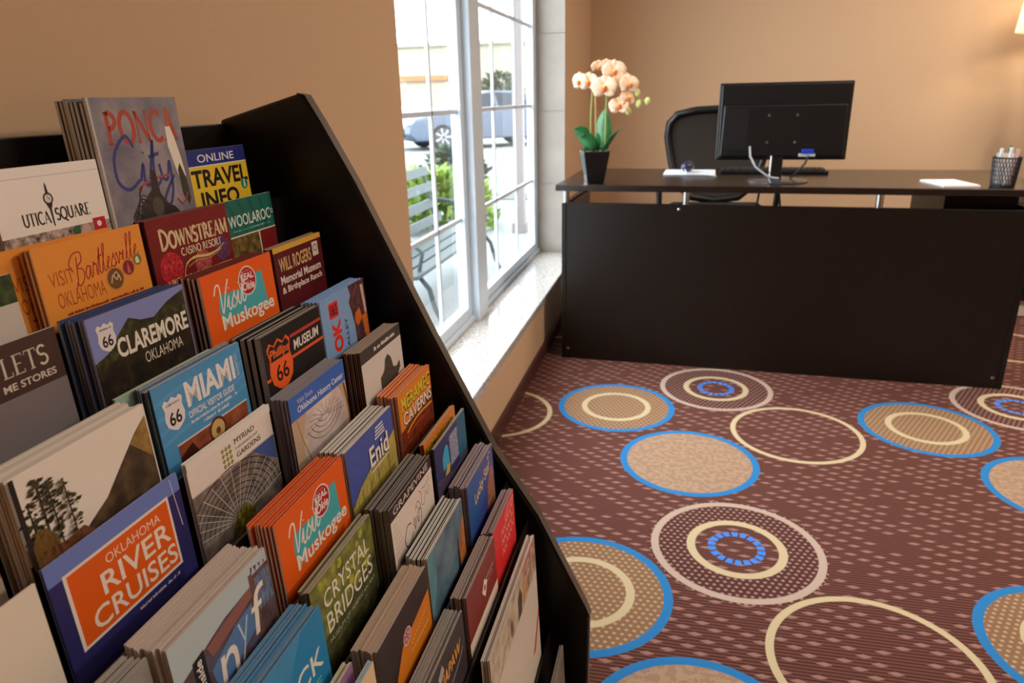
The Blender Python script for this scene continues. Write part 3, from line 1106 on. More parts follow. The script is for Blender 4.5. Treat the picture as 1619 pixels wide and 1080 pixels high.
# joined script letters
CUR = {
    'V': (1.0, [[(-.35, 1.45), (-.1, 2.0), (.25, 1.9), (.36, .9), (.48, 0), (.9, 1.3), (1.25, 2.1)]]),
    'i': (.5, [[(-.05, .25), (.2, 1), (.16, .25), (.34, 0), (.55, .3)], [(.26, 1.45), (.3, 1.5)]]),
    's': (.62, [[(-.05, .25), (.38, 1.08), (.36, .8), (.56, .35), (.3, 0), (.08, .12), (.4, .06), (.68, .3)]]),
    't': (.55, [[(-.05, .25), (.38, 2.0)], [(.38, 2.0), (.2, .3), (.38, 0), (.6, .3)], [(.05, 1.25), (.62, 1.38)]]),
    'B': (1.25, [[(.5, 2.0), (.42, .8), (.36, .1), (.1, -.3)], [(.0, 1.0), (-.35, 1.6), (.1, 2.25), (.9, 2.25), (1.0, 1.6), (.45, 1.2), (1.05, .9), (1.1, .25), (.6, -.2), (.2, .1)]]),
    'a': (.85, [[(.58, .85), (.32, 1), (.06, .5), (.22, .02), (.5, .4), (.62, .95), (.6, .2), (.72, 0), (.92, .3)]]),
    'r': (.6, [[(-.05, .25), (.18, 1.1), (.24, .86), (.46, .86), (.42, .2), (.52, 0), (.66, .3)]]),
    'l': (.5, [[(-.05, .25), (.38, 1.7), (.38, 2.15), (.2, 1.8), (.18, .3), (.34, 0), (.56, .3)]]),
    'e': (.55, [[(-.05, .3), (.38, .7), (.32, 1), (.1, .6), (.2, .04), (.42, .06), (.62, .3)]]),
    'v': (.75, [[(-.05, .7), (.14, 1), (.28, .06), (.55, .95), (.6, .78), (.8, .75)]]),
    'C': (1.3, [[(1.15, 1.75), (.8, 2.25), (.15, 1.5), (.1, .4), (.6, -.05), (1.2, .3)]]),
    'y': (.75, [[(0, .9), (.12, .25), (.38, .2), (.6, 1), (.58, -.3), (.3, -1.0), (.05, -.7), (.75, .3)]]),
    'n': (.85, [[(0, .9), (.15, 1), (.12, 0)], [(.12, .5), (.4, 1.05), (.6, .8), (.58, .2), (.74, 0), (.9, .2)]]),
    'f': (.6, [[(.75, 1.9), (.5, 2.1), (.32, 1.6), (.26, 0), (.1, -.5)], [(0, 1.0), (.6, 1.08)]]),
}


def smooth_line(p, n=5):
    if len(p) < 3:
        return p
    out = []
    for i in range(len(p)-1):
        a, b, c, d = p[max(i-1, 0)], p[i], p[i+1], p[min(i+2, len(p)-1)]
        for k in range(n):
            t = k/n
            out.append(tuple(.5*((2*b[j])+(c[j]-a[j])*t+(2*a[j]-5*b[j]+4*c[j]-d[j])*t*t+(3*b[j]-a[j]-3*c[j]+d[j])*t**3) for j in (0, 1)))
    out.append(p[-1])
    return out


class Art:
    """printed front: u in mm from the left edge, v in mm down from the top edge"""

    def __init__(s, wd, ht):
        s.w, s.h, s.L = wd*1000, ht*1000, 0
        s.mb = MB()

    def P(s, u, v):
        return (.00012+s.L*.000018, min(max(u, 0), s.w)/1000, (s.h-min(max(v, 0), s.h))/1000)

    def poly(s, pts, c):
        s.L += 1
        m_ = c if not isinstance(c, tuple) else ink(c)
        s.mb.add([s.P(*p) for p in pts], [tuple(range(len(pts)))[::-1]], m_)

    def rect(s, u0, v0, u1, v1, c):
        u0, u1 = max(u0, 0), min(u1, s.w)
        s.poly([(u0, v0), (u1, v0), (u1, v1), (u0, v1)], c)

    def bg(s, c):
        s.rect(0, 0, s.w, s.h, c)

    def circ(s, u, v, r, c, ry=None, n=24):
        s.poly([(u+r*cos(2*pi*i/n), v+(ry or r)*sin(2*pi*i/n)) for i in range(n)], c)

    def ring(s, u, v, r, wd, c, a0=0, a1=360):
        s.line(arc(u, v, r, r, a0, a1, 24), wd, c, False)

    def line(s, pts, wd, c, sm=True):
        s.L += 1
        if sm:
            pts = smooth_line(pts)
        m_ = c if not isinstance(c, tuple) else ink(c)
        vs, fs = [], []
        n = len(pts)
        ws = wd if isinstance(wd, (list, tuple)) else None
        for i, p in enumerate(pts):
            a, b = pts[max(i-1, 0)], pts[min(i+1, n-1)]
            d = Vector((b[0]-a[0], b[1]-a[1]))
            d = d.normalized() if d.length > 1e-9 else Vector((1, 0))
            h = (ws[min(int(i*len(ws)/n), len(ws)-1)] if ws else wd)/2
            vs += [s.P(p[0]-d.y*h, p[1]+d.x*h), s.P(p[0]+d.y*h, p[1]-d.x*h)]
        for i in range(n-1):
            fs.append((2*i, 2*i+2, 2*i+3, 2*i+1))
        s.mb.add(vs, fs, m_)

    def text(s, t, u0, v0, u1, v1, c, bold=0, shear=0, rot=0):
        """fills the box u0..u1, v0..v1; rot turns the filled box about its centre (degrees, clockwise)"""
        s.L += 1
        vs, fs = text_mesh(t, bold, shear)
        cu, cv = (u0+u1)/2, (v0+v1)/2
        W, H = (u1-u0), (v1-v0)
        if rot in (90, -90):
            W, H = H, W
        ca, sa = cos(R(rot)), sin(R(rot))
        pts = []
        for x, y in vs:
            a, b = (x-.5)*W, (.5-y)*H
            pts.append(s.P(cu+a*ca-b*sa, cv+a*sa+b*ca))
        s.mb.add(pts, fs, ink(c))

    def serif(s, t, u0, v0, u1, v1, c, th=.17, big=False):
        W = 0
        for i, ch_ in enumerate(t):
            W += SER[ch_][0]*(1.25 if big and i == 0 else 1)
        sx, H = (u1-u0)/W, v1-v0
        u = u0
        s.L += 1
        for i, ch_ in enumerate(t):
            k = 1.25 if big and i == 0 else 1
            adv, st, bars = SER[ch_]
            for tk, pts in st:
                s.L -= 1
                w_ = (th if tk else th*.42)*min(sx*1.25, H)
                s.line([(u+x*sx*k, v1-y*H*k) for x, y in pts], w_, c, False)
            for x, y, hw in bars:
                s.L -= 1
                s.line([(u+(x-hw)*sx*k, v1-y*H*k), (u+(x+hw)*sx*k, v1-y*H*k)], th*.45*min(sx, H), c, False)
            u += adv*sx*k

    def script(s, t, u0, v0, u1, v1, c, wd=1.2, slant=.25, rise=0):
        lines, x = [], 0
        for ch_ in t:
            adv, st = CUR[ch_]
            for pts in st:
                lines.append([(x+p[0]+slant*p[1], p[1]) for p in smooth_line(pts)])
            x += adv
        xs = [p[0] for l in lines for p in l]
        ys = [p[1] for l in lines for p in l]
        x0, x1, y0, y1 = min(xs), max(xs), min(ys), max(ys)
        s.L += 1
        for l in lines:
            s.L -= 1
            s.line([(u0+(p[0]-x0)/(x1-x0)*(u1-u0), v1-(p[1]-y0)/(y1-y0)*(v1-v0)-rise*(p[0]-x0)/(x1-x0)) for p in l], wd, c, False)

    def small(s, u0, u1, v, h, c, seed=1):
        """print too small to read: short strokes"""
        rnd = random.Random(seed)
        s.L += 1
        u = u0
        vs, fs = [], []
        while u < u1-.6:
            wd = rnd.uniform(.5, 1.1)*h*.5
            if rnd.random() < .84:
                o = len(vs)
                hh = h*rnd.choice((.6, .75, 1))
                vs += [s.P(u, v-hh), s.P(u+wd*.8, v-hh), s.P(u+wd*.8, v), s.P(u, v)]
                fs.append((o+3, o+2, o+1, o))
            u += wd
        s.mb.add(vs, fs, ink(c))

    def shield(s, u, v, wd, ht, c_edge, c_fill, num=None, c_num=(25, 22, 24)):
        q = [(0, .12), (.14, .02), (.3, .1), (.5, 0), (.7, .1), (.86, .02), (1, .12), (.93, .32), (1, .58), (.92, .8), (.72, .92), (.5, 1), (.28, .92), (.08, .8), (0, .58), (.07, .32)]
        s.poly([(u-wd/2+x*wd, v+y*ht) for x, y in q], c_edge)
        s.poly([(u-wd*.44+x*wd*.88, v+ht*.05+y*ht*.9) for x, y in q], c_fill)
        if num:
            s.text(num, u-wd*.3, v+ht*.42, u+wd*.3, v+ht*.82, c_num, .02)


# ---- the printed fronts
W_ = (246, 238, 232)


def pic(name, a, b, c, sc_=90, st=(1, 1, 1)):
    return noisy('print_'+name, [(.32, a), (.5, b), (.68, c)], sc_, .4, stretch=st)


def a_clock(a):
    a.bg(W_)
    a.rect(0, 7.6, a.w, 8.2, (212, 202, 196))
    a.circ(47, 25, 4.6, (52, 46, 44))
    a.circ(47, 25, 3.2, (226, 216, 206))
    a.poly([(46.2, 15), (47, 12.5), (47.8, 15), (48.4, 21.5), (45.6, 21.5)], (52, 46, 44))
    a.poly([(44, 29), (50, 29), (48, 33), (47.6, 46), (46.4, 46), (46, 33)], (52, 46, 44))
    a.line([(47, 25), (47, 22.6)], .5, (40, 36, 34), False)
    a.line([(47, 25), (48.8, 25.6)], .5, (40, 36, 34), False)
    a.serif('UTICA', 20, 34, 45, 43, (48, 42, 40), .15)
    a.serif('SQUARE', 50, 33, 84, 42, (48, 42, 40), .15)
    a.rect(0, 49, a.w, 70, pic('plaza', (52, 44, 40), (168, 146, 134), (222, 204, 194), 160))
    a.circ(66, 53, 4, (60, 98, 66))
    a.circ(76, 54, 5, (206, 172, 160))
    a.rect(84, 46, 97, 60, (196, 34, 52))
    a.circ(90, 51, 2.4, (238, 228, 228))


def a_ponca(a):
    a.bg(pic('stormsky', (104, 100, 118), (134, 128, 140), (166, 154, 156), 22))
    a.line([(0, 0), (0, 120)], 5, (196, 186, 178), False)
    a.serif('PONCA', 14, 12, 102, 38, (176, 76, 58), .17)
    a.script('City', 14, 32, 86, 96, (60, 66, 128), 3.2, .05)
    a.line([(36, 78), (52, 72), (80, 69)], 2.2, (168, 78, 70))
    a.poly([(87, 26), (93, 24), (97, 36), (101, 56), (103, 72), (97, 84), (91, 66), (86, 44)], (236, 226, 210))
    a.poly([(93, 66), (97, 60), (103, 76), (104, 94), (100, 100), (94, 90)], (62, 58, 46))
    a.poly([(90, 10), (94, 8), (96, 26), (88, 26)], (178, 96, 62))
    a.poly([(28, 124), (30, 104), (36, 92), (44, 86), (52, 80), (56, 62), (62, 64), (63, 84), (70, 94), (76, 104), (84, 112), (88, 124)], (58, 50, 50))
    for k in range(7):
        a.line([(50-k*3.2, 88+k*3), (38-k*2.4, 84+k*2.6), (32-k*1.2, 96+k*3.6)], 1.3, ((78, 70, 68), (46, 40, 40))[k % 2])
    a.line([(40, 96), (36, 84), (41, 76)], 1.8, (64, 56, 56))
    a.poly([(66, 94), (78, 98), (88, 108), (92, 122), (62, 122)], (48, 42, 42))
    a.circ(56, 96, 7, (92, 78, 72), 9)
    a.line([(52, 94), (54, 93.4)], 1, (40, 34, 34), False)
    a.line([(84, 92), (92, 98), (100, 88)], 1.4, (180, 60, 60))


def a_online(a):
    a.bg((232, 196, 54))
    a.rect(0, 0, a.w, 16, (34, 46, 124))
    a.rect(0, 16, a.w, 17.2, (226, 222, 206))
    a.text('ONLINE', 18, 5, 80, 13, (224, 226, 232), .01)
    a.text('TRAVEL', 4, 20, 99, 38, (28, 22, 20), .03)
    a.text('INFO', 13, 42, 78, 60, (28, 22, 20), .03)
    a.circ(91, 41, 6, (30, 130, 112))
    a.text('i', 89.4, 36.6, 92.6, 45, (230, 236, 226), .02)
    a.small(12, 90, 70, 2.6, (60, 46, 30), 5)


def a_bart(a):
    a.bg((240, 152, 62))
    a.script('Bartlesville', 29, 11, 101, 37, (166, 34, 42), .95, .12, 9)
    a.text('VISIT', 9, 20, 31, 31, (178, 78, 32), -.008)
    a.text('OKLAHOMA', 12, 36, 58, 47.5, (178, 78, 32), -.008)
    for u, v, r, c, c2 in ((70, 38, 8.4, (122, 82, 44), (214, 190, 150)), (86, 32.5, 6, (142, 32, 50), (196, 110, 100)), (97.5, 28, 4.6, (132, 122, 50), (236, 226, 206))):
        a.circ(u, v, r*1.16, (216, 140, 66))
        a.circ(u, v, r, c)
        if r > 7:
            a.line([(u-5, v+3), (u-2, v-3), (u+1, v+1), (u+4, v-2), (u+5, v+3)], 1.2, c2)
            a.line([(u-4, v-1), (u+2, v-5), (u+4, v)], 1.0, c2)
        elif r > 5:
            a.poly([(u-2.2, v+4.5), (u, v-5), (u+2.2, v+4.5)], c2)
        else:
            a.poly([(u-2, v+3), (u-2.4, v-.5), (u, v-3), (u+1.4, v-.5), (u+2, v+3)], c2)
    a.small(16, 98, 54, 2.2, (168, 52, 32), 2)


def a_down(a):
    a.bg((122, 26, 30))
    for u0, v0, u1, v1 in ((0, 10, 40, -2), (30, 0, 60, 14), (60, 14, 100, 0), (40, 30, 70, -4)):
        a.line([(u0, max(v0, 0)), (u1, max(v1, 0))], .5, (150, 50, 46), False)
    a.circ(22, 46, 15, pic('red_bloom', (120, 12, 26), (190, 30, 44), (220, 70, 74), 260))
    a.circ(66, 49, 12, pic('pink_bloom', (120, 40, 50), (176, 74, 74), (206, 120, 104), 260))
    a.circ(98, 42, 12, pic('violet_bloom', (56, 30, 70), (94, 46, 92), (130, 70, 110), 260))
    a.serif('DOWNSTREAM', 13, 14, 111, 28, (222, 200, 156), .2, True)
    a.serif('CASINO RESORT', 38, 31, 98, 37.5, (222, 200, 168), .2)
    a.line([(36, 58), (42, 46), (56, 42), (74, 44), (90, 42), (102, 37)], [.8, 1.6, 2.4, 2.4, 1.6, .8], (216, 196, 120))
    a.line([(44, 49), (58, 45.5), (76, 47), (96, 42)], .9, (186, 150, 80))
    a.text('LIKE VEGAS ONLY BETTER', 14, 55.5, 112, 62, (216, 200, 130), .012)


def a_wool(a):
    a.bg((30, 106, 94))
    for k in range(5):
        a.line([(8+k*20, 0), (20+k*18, 20), (14+k*20, 42)], 5, (24, 92, 82))
    a.text('WOOLAROC', 8, 16, 86, 28, (224, 226, 220), .012)
    a.ring(90, 20.5, 2.2, .9, (224, 226, 220))
    a.small(14, 84, 33, 2, (140, 180, 166), 3)
    a.rect(0, 37, a.w, 38.4, (226, 222, 212))
    a.rect(0, 38.4, 58, 80, pic('autumn', (52, 44, 22), (108, 86, 38), (150, 120, 60), 120))
    a.rect(60, 38.4, a.w, 80, (128, 30, 30))
    a.rect(58, 38.4, 60, 80, (226, 222, 212))


def a_lets(a):
    a.bg((128, 118, 120))
    a.rect(0, 0, a.w, 36, (74, 52, 46))
    a.serif('LETS', 64, 9, 100, 22, (216, 200, 186), .13)
    a.text('ME STORES', 62, 26.5, 103, 31.5, (222, 206, 194), .02)


def a_clare(a):
    a.bg((134, 142, 200))
    a.poly([(0, 34), (14, 30), (26, 20), (40, 10), (52, 15), (66, 17), (84, 9), (105, 4), (105, 90), (0, 90)], pic('wooded_hill', (26, 24, 12), (48, 46, 22), (84, 88, 36), 130))
    a.poly([(0, 42), (40, 32), (105, 24), (105, 100), (0, 100)], pic('dark_hill', (22, 18, 12), (38, 30, 20), (58, 46, 30), 90))
    a.shield(16, 7, 17, 22, (236, 228, 226), (230, 222, 222), '66')
    a.small(10.5, 22, 12, 1.6, (120, 100, 110), 6)
    a.text('CLAREMORE', 23, 22, 103, 37.5, (238, 228, 214), .03)
    a.text('OKLAHOMA', 48, 41, 92, 50, (222, 208, 192), .0)


def a_musk(a):
    W = a.w
    a.bg((238, 98, 28))
    a.poly([(19, 35), (22, 22), (60, 24), (60, 16), (93, 14), (96, 45), (100, 50), (60, 46), (30, 45), (21, 50)], (78, 176, 188))
    a.circ(68, 19, 14.6, (236, 222, 214), 14.2)
    a.circ(68, 19, 13.2, (184, 32, 44), 12.8)
    a.text('REAL', 58, 11.5, 79, 18, (240, 226, 220), .035)
    a.text('Okie', 58.5, 19.5, 78, 28, (240, 226, 220), .03, .2)
    a.small(61, 75, 10, 1.8, (220, 120, 110), 4)
    a.script('Visit', 15, 12, 64, 40, (244, 236, 228), 1.75, .12, 4)
    a.text('Muskogee', 20, 41, 106, 59, (242, 234, 224), .022)
    a.small(30, 86, 72, 2.4, (240, 220, 200), 8)


def a_will(a):
    a.bg((92, 24, 30))
    a.rect(0, 0, a.w, 5.5, (222, 168, 62))
    a.text('WILL ROGERS', 8, 12, 76, 27, (214, 176, 116), .02)
    a.text('Memorial Museum', 7, 31, 94, 40, (232, 214, 206), .025)
    a.text('& Birthplace Ranch', 7, 43, 94, 52, (232, 214, 206), .025)
    a.rect(80, 8, 93, 24, (222, 208, 196))
    a.ring(86.5, 15, 3.6, 1.2, (110, 60, 60))


def a_land(a):
    a.bg((240, 228, 216))
    a.poly([(36, 60), (46, 54), (62, 46), (80, 30), (96, 16), (108, 8), (108, 120), (30, 120)], pic('brown_ridge', (52, 40, 30), (78, 60, 44), (112, 88, 58), 60))
    a.poly([(90, 22), (108, 8), (108, 40)], pic('gold_slope', (112, 84, 44), (150, 114, 58), (186, 150, 84), 70))
    a.rect(0, 56, 44, 120, pic('rock_dark', (34, 24, 20), (58, 40, 32), (92, 62, 46), 80))
    rnd = random.Random(5)
    tr = pic('pine', (20, 18, 12), (46, 44, 22), (96, 78, 34), 200)
    for u, t0, t1 in ((9, 20, 56), (17, 8, 56), (23, 12, 56), (33, 16, 56)):
        a.line([(u, t0), (u+.5, t1)], 1.1, (40, 32, 24), False)
        for k in range(34):
            v = t0+(t1-t0)*(k/34)**1.2*.9
            q = rnd.uniform(-1, 1)*(3+4.5*(1-abs(k/17-1)))
            r_ = rnd.uniform(.7, 2.2)
            a.poly([(u+q-r_*1.5, v+r_*.4), (u+q-r_*.3, v-r_*.6), (u+q+r_*1.5, v-r_*.1), (u+q+r_*.6, v+r_*.7)], tr)
    a.rect(0, 0, 3.5, 120, (40, 32, 28))
    a.poly([(3, 44), (8, 36), (14, 38), (20, 46), (20, 58), (3, 58)], pic('gold_bush', (80, 58, 22), (120, 88, 36), (48, 38, 18), 190))
    a.poly([(4, 56), (12, 51), (26, 53), (38, 51), (45, 58), (44, 62), (4, 62)], pic('red_bush', (80, 46, 30), (134, 84, 50), (60, 40, 26), 150))


def a_miami(a):
    a.bg((82, 152, 204))
    for v in (8, 20, 31, 40):
        a.line([(0, v+6), (40, v+1), (80, v+3), (109, v-2)], 3.2, (92, 162, 212))
    a.shield(19, 13, 22, 27, (238, 228, 228), (232, 224, 224), '66')
    a.small(11.5, 27, 19, 2, (120, 104, 116), 9)
    a.text('MIAMI', 34, 8, 97, 28.5, (238, 232, 232), .035)
    a.text('OKLAHOMA', 99, 9, 103, 28, (206, 222, 234), .0, 0, 90)
    a.text('OFFICIAL VISITOR GUIDE', 33, 32, 92, 37.5, (236, 232, 234), .02)
    a.small(34, 94, 42, 2.6, (226, 228, 236), 10)
    a.small(48, 82, 47, 2.8, (226, 228, 236), 11)
    a.rect(14, 51, 105, 52.4, (220, 214, 214))
    a.rect(15, 52.4, 104, 110, pic('copper', (110, 44, 26), (150, 76, 48), (176, 106, 74), 40))
    a.circ(62, 60, 11, (96, 58, 34))
    a.circ(62, 60, 8.6, (214, 178, 116))
    a.circ(62, 61, 3, (120, 70, 40))
    a.poly([(15, 62), (30, 56), (36, 66), (26, 80), (15, 90)], (70, 26, 18))


def a_phil(a):
    a.bg((36, 32, 32))
    a.line([(0, .5), (a.w, .5)], .8, (150, 140, 134), False)
    a.line([(.5, 0), (.5, 90)], .8, (120, 112, 108), False)
    a.shield(27, 9, 40, 50, (236, 98, 44), (36, 30, 30))
    a.poly([(11, 28), (43, 28), (46, 36), (43, 48), (36, 54), (27, 57.5), (18, 54), (11, 48), (8, 36)], (240, 100, 42))
    a.text('Phillips', 10, 17, 44, 28, (238, 104, 50), .03, .25)
    a.text('66', 17, 33, 38, 49, (40, 20, 18), .01)
    a.rect(48, 13, 108, 16, (196, 62, 52))
    a.text('MUSEUM', 52, 19.5, 101, 29.5, (236, 226, 216), .025, .12)
    a.rect(46, 33, 108, 36, (232, 92, 44))
    a.rect(0, 41, 7, 44, (232, 92, 44))


def a_ok(a):
    a.bg((134, 168, 212))
    a.text('OK', 19, 28, 40, 64, (226, 50, 34), .05, 0, -90)
    a.rect(17, 8, 38, 25, (222, 48, 40))
    a.text('1865', 19, 10.5, 36, 22.5, (40, 26, 44), .02)
    a.text('ALLEY', 49, 32, 55, 66, (48, 60, 104), .02, 0, -90)
    a.poly([(66, 0), (107, 0), (107, 110), (74, 110), (72, 46), (68, 30), (64, 18), (70, 12)], pic('maroon_art', (56, 34, 50), (86, 48, 56), (120, 72, 70), 120))
    a.poly([(76, 34), (88, 30), (92, 44), (80, 50), (74, 44)], (216, 104, 34))
    a.poly([(92, 42), (105, 40), (106, 70), (96, 74)], (206, 108, 40))
    a.poly([(96, 6), (103, 6), (105, 40), (100, 40)], (202, 178, 164))


def a_river(a):
    a.bg((48, 46, 104))
    a.rect(0, 0, a.w, 13.5, (112, 130, 202))
    a.poly([(10, 12), (a.w-13, 12), (a.w-13, 66), (10, 66)], (236, 222, 214))
    a.rect(12.5, 14, a.w-15, 64, (230, 96, 24))
    a.text('OKLAHOMA', 41, 18.5, 90, 25, (240, 220, 204), -.004)
    a.text('RIVER', 34, 28, 96, 43, (242, 226, 214), .012)
    a.text('CRUISES', 22, 46.5, 98, 61, (242, 226, 214), .012)
    a.line([(a.w-8, 2), (a.w-5, 40)], .8, (200, 196, 206), False)
    a.small(56, 96, 72, 2.2, (190, 188, 206), 12)


def a_myr(a):
    a.bg((234, 222, 214))
    g = (150, 150, 66)
    for i in range(3):
        for j in range(4):
            u, v = 42+i*4.6, 9+j*4.4
            a.poly([(u, v), (u+2.2, v+2.1), (u, v+4.2), (u-2.2, v+2.1)], g)
    a.text('MYRIAD', 58, 8, 86, 12.4, (72, 66, 66), 0)
    a.small(58, 90, 17.4, 2.4, (190, 180, 176), 13)
    a.text('GARDENS', 58, 20, 92, 24.4, (72, 66, 66), 0)
    a.rect(0, 28, a.w, 110, pic('dome_glass', (86, 78, 76), (128, 116, 110), (156, 142, 134), 60))
    a.poly([(76, 28), (110, 28), (110, 52), (98, 44)], (70, 92, 156))
    for k in range(9):
        a.line(arc(46, 74, 14+k*6.2, 10+k*4.6, 188, 352, 14), .8, (56, 48, 48), False)
    for k in range(15):
        an = R(190+k*11.5)
        a.line([(46+12*cos(an), 74+9*sin(an)), (46+66*cos(an), 74+46*sin(an))], .6, (206, 196, 188), False)
    a.rect(0, 28, a.w, 28.4, (234, 222, 214))
    a.poly([(30, 110), (34, 84), (44, 68), (56, 64), (66, 74), (70, 110)], pic('glasshouse_plants', (44, 40, 14), (96, 88, 26), (142, 132, 46), 200))
    a.rect(0, 0, a.w, 7, (236, 226, 218))


def a_okh(a):
    a.bg((196, 164, 140))
    a.circ(58, 58, 44, pic('dome_rose', (190, 168, 164), (216, 196, 190), (232, 216, 208), 26), 50)
    for k in range(12):
        an = R(200+k*13)
        a.line([(58+6*cos(an), 42+4*sin(an)), (58+42*cos(an), 56+50*sin(an)*.6)], .5, (120, 104, 112), False)
    for k in range(5):
        a.line(arc(58, 34, 8+k*7, 5+k*5, 20, 160, 12), .6, (130, 112, 120), False)
    a.line([(10, 24), (20, 60), (40, 96)], 1.6, (214, 178, 110))
    a.line([(102, 24), (106, 60), (98, 100)], 2.2, (120, 70, 40))
    a.rect(0, 0, a.w, 22.5, (62, 106, 192))
    a.text('Visit Soon', 14, 5, 42, 10, (214, 196, 210), .0)
    a.text('Oklahoma History Center', 13, 12, 103, 20, (236, 232, 238), .012)


def a_hat(a):
    a.bg((218, 208, 202))
    a.rect(0, 0, a.w, 14.5, (72, 66, 60))
    a.small(34, 92, 9.6, 4.2, (232, 224, 216), 14)
    a.poly([(44, 110), (44, 62), (41, 54), (42, 44), (48, 42), (54, 38), (58, 28), (66, 24), (74, 30), (79, 44), (88, 46), (97, 42), (98, 50), (90, 56), (88, 110)], (78, 72, 68))
    a.line([(52, 45), (66, 42), (80, 47)], 1.6, (52, 48, 46))
    a.circ(47, 60, 2.6, (206, 178, 164))


def a_mer(a):
    a.bg((232, 132, 44))
    a.poly([(0, 44), (100, 32), (110, 34), (110, 120), (0, 120)], pic('cave', (92, 34, 18), (140, 56, 26), (64, 30, 24), 70))
    a.text('MERAMEC', 7, 7.5, 99, 24.5, (30, 22, 14), .06)
    a.text('MERAMEC', 8, 7, 98, 23.5, (232, 206, 44), .018)
    a.text('CAVERNS', 9, 26.5, 99, 41.5, (30, 20, 16), .055)
    a.text('CAVERNS', 10, 26, 98, 40.5, (240, 226, 214), .02)
    a.line([(16, 50), (50, 44), (96, 46)], 2.6, (232, 158, 42))
    a.line([(14, 56), (40, 52), (70, 52)], 1.6, (206, 70, 50))


def a_enid(a):
    a.bg((78, 92, 172))
    rnd = random.Random(8)
    for k in range(26):
        a.circ(rnd.uniform(3, 100), rnd.uniform(3, 34), .5, (140, 150, 206), None, 6)
    a.poly([(0, 58), (20, 46), (40, 40), (64, 34), (90, 30), (107, 26), (107, 120), (0, 120)], pic('wheat', (150, 132, 60), (186, 166, 84), (208, 196, 116), 60, (1, 6, 1)))
    for u, v in ((22, 54), (40, 46), (58, 44), (84, 38)):
        a.line([(u, 100), (u+1, v+8), (u-1, v)], 1.0, (116, 92, 40))
        a.line([(u+1, v+12), (u+6, v+4)], .9, (130, 104, 48), False)
    a.text('Enid', 45, 20, 89, 41, (58, 56, 96), .06)
    a.text('Enid', 45, 19, 89, 40, (240, 230, 222), .02)
    for k in range(4):
        a.line([(60+k, 16-k*3.4), (84-k, 16-k*3.4)], 1.8, (232, 226, 226), False)
    a.line([(45, 44.5), (88, 43)], 1.4, (236, 228, 220), False)


def a_meram2(a):
    a_mer(a)


def a_grape(a):
    a.bg((226, 212, 202))
    a.rect(0, 0, a.w, 13.5, (40, 32, 32))
    a.text('GRAPEVINE', 8, 3.2, 100, 10.6, (206, 190, 180), .012)
    ink_ = (122, 108, 104)
    a.line([(70, 20), (76, 26), (74, 36), (80, 40), (88, 30), (92, 36), (98, 28)], .8, ink_)
    a.line([(60, 30), (66, 38), (72, 36)], .7, ink_)
    a.line([(78, 22), (90, 24), (100, 20)], .7, ink_)
    a.line([(44, 40), (34, 38), (26, 50), (34, 60), (48, 52)], 1.5, (102, 88, 86))
    a.line([(48, 46), (54, 40), (52, 52), (60, 42), (62, 50), (68, 38), (72, 44), (66, 58)], 1.1, (102, 88, 86))
    a.line([(56, 34), (64, 28), (70, 36), (60, 40)], .8, ink_)
    for k in range(7):
        a.line([(4, 20+k*6), (12+k*3, 20+k*5.4)], .6, (168, 152, 146), False)
    a.circ(33, 66, 1.6, (50, 42, 42))
    a.circ(28, 71, 1.2, (50, 42, 42))


def a_blue(a):
    a.bg((46, 52, 104))
    a.rect(78, 0, a.w, 110, (20, 96, 128))
    a.poly([(0, 40), (60, 54), (108, 48), (108, 110), (0, 110)], (78, 66, 92))
    a.poly([(22, 38), (22, 24), (28, 16), (36, 12), (42, 16), (44, 36)], (52, 168, 206))
    a.poly([(26, 46), (34, 36), (46, 38), (40, 48)], (206, 166, 70))
    a.rect(48, 8, 76, 44, pic('city_blocks', (90, 94, 128), (140, 142, 168), (186, 186, 200), 300))


def a_cry(a):
    a.bg(pic('green_woods', (84, 88, 48), (122, 126, 62), (166, 164, 74), 70))
    a.poly([(0, 54), (40, 50), (110, 40), (110, 110), (0, 110)], pic('green_shade', (58, 60, 40), (84, 86, 52), (110, 112, 66), 80))
    rnd = random.Random(4)
    for k in range(16):
        u, v = rnd.uniform(0, 100), rnd.uniform(2, 46)
        a.circ(u, v, rnd.uniform(2, 5), pic('yellow_leaf', (150, 146, 40), (188, 184, 58), (120, 120, 50), 150), None, 9)
    a.text('CRYSTAL', 17, 14, 99, 29.5, (238, 230, 214), .004)
    a.text('BRIDGES', 17, 34, 101, 52, (238, 230, 214), .004)
    a.text('MUSEUM OF AMERICAN ART', 17, 57, 103, 61, (206, 200, 176), 0)


def a_rock(a):
    a.bg((42, 136, 192))
    a.poly([(0, 0), (80, 0), (30, 60), (0, 80)], pic('blue_wash', (58, 140, 190), (66, 148, 198), (74, 158, 206), 14))
    a.text('ROCK', 28, 28, 101, 45, (236, 232, 216), .008)
    a.text('E', 88, 51, 95, 60, (122, 196, 170), .01)


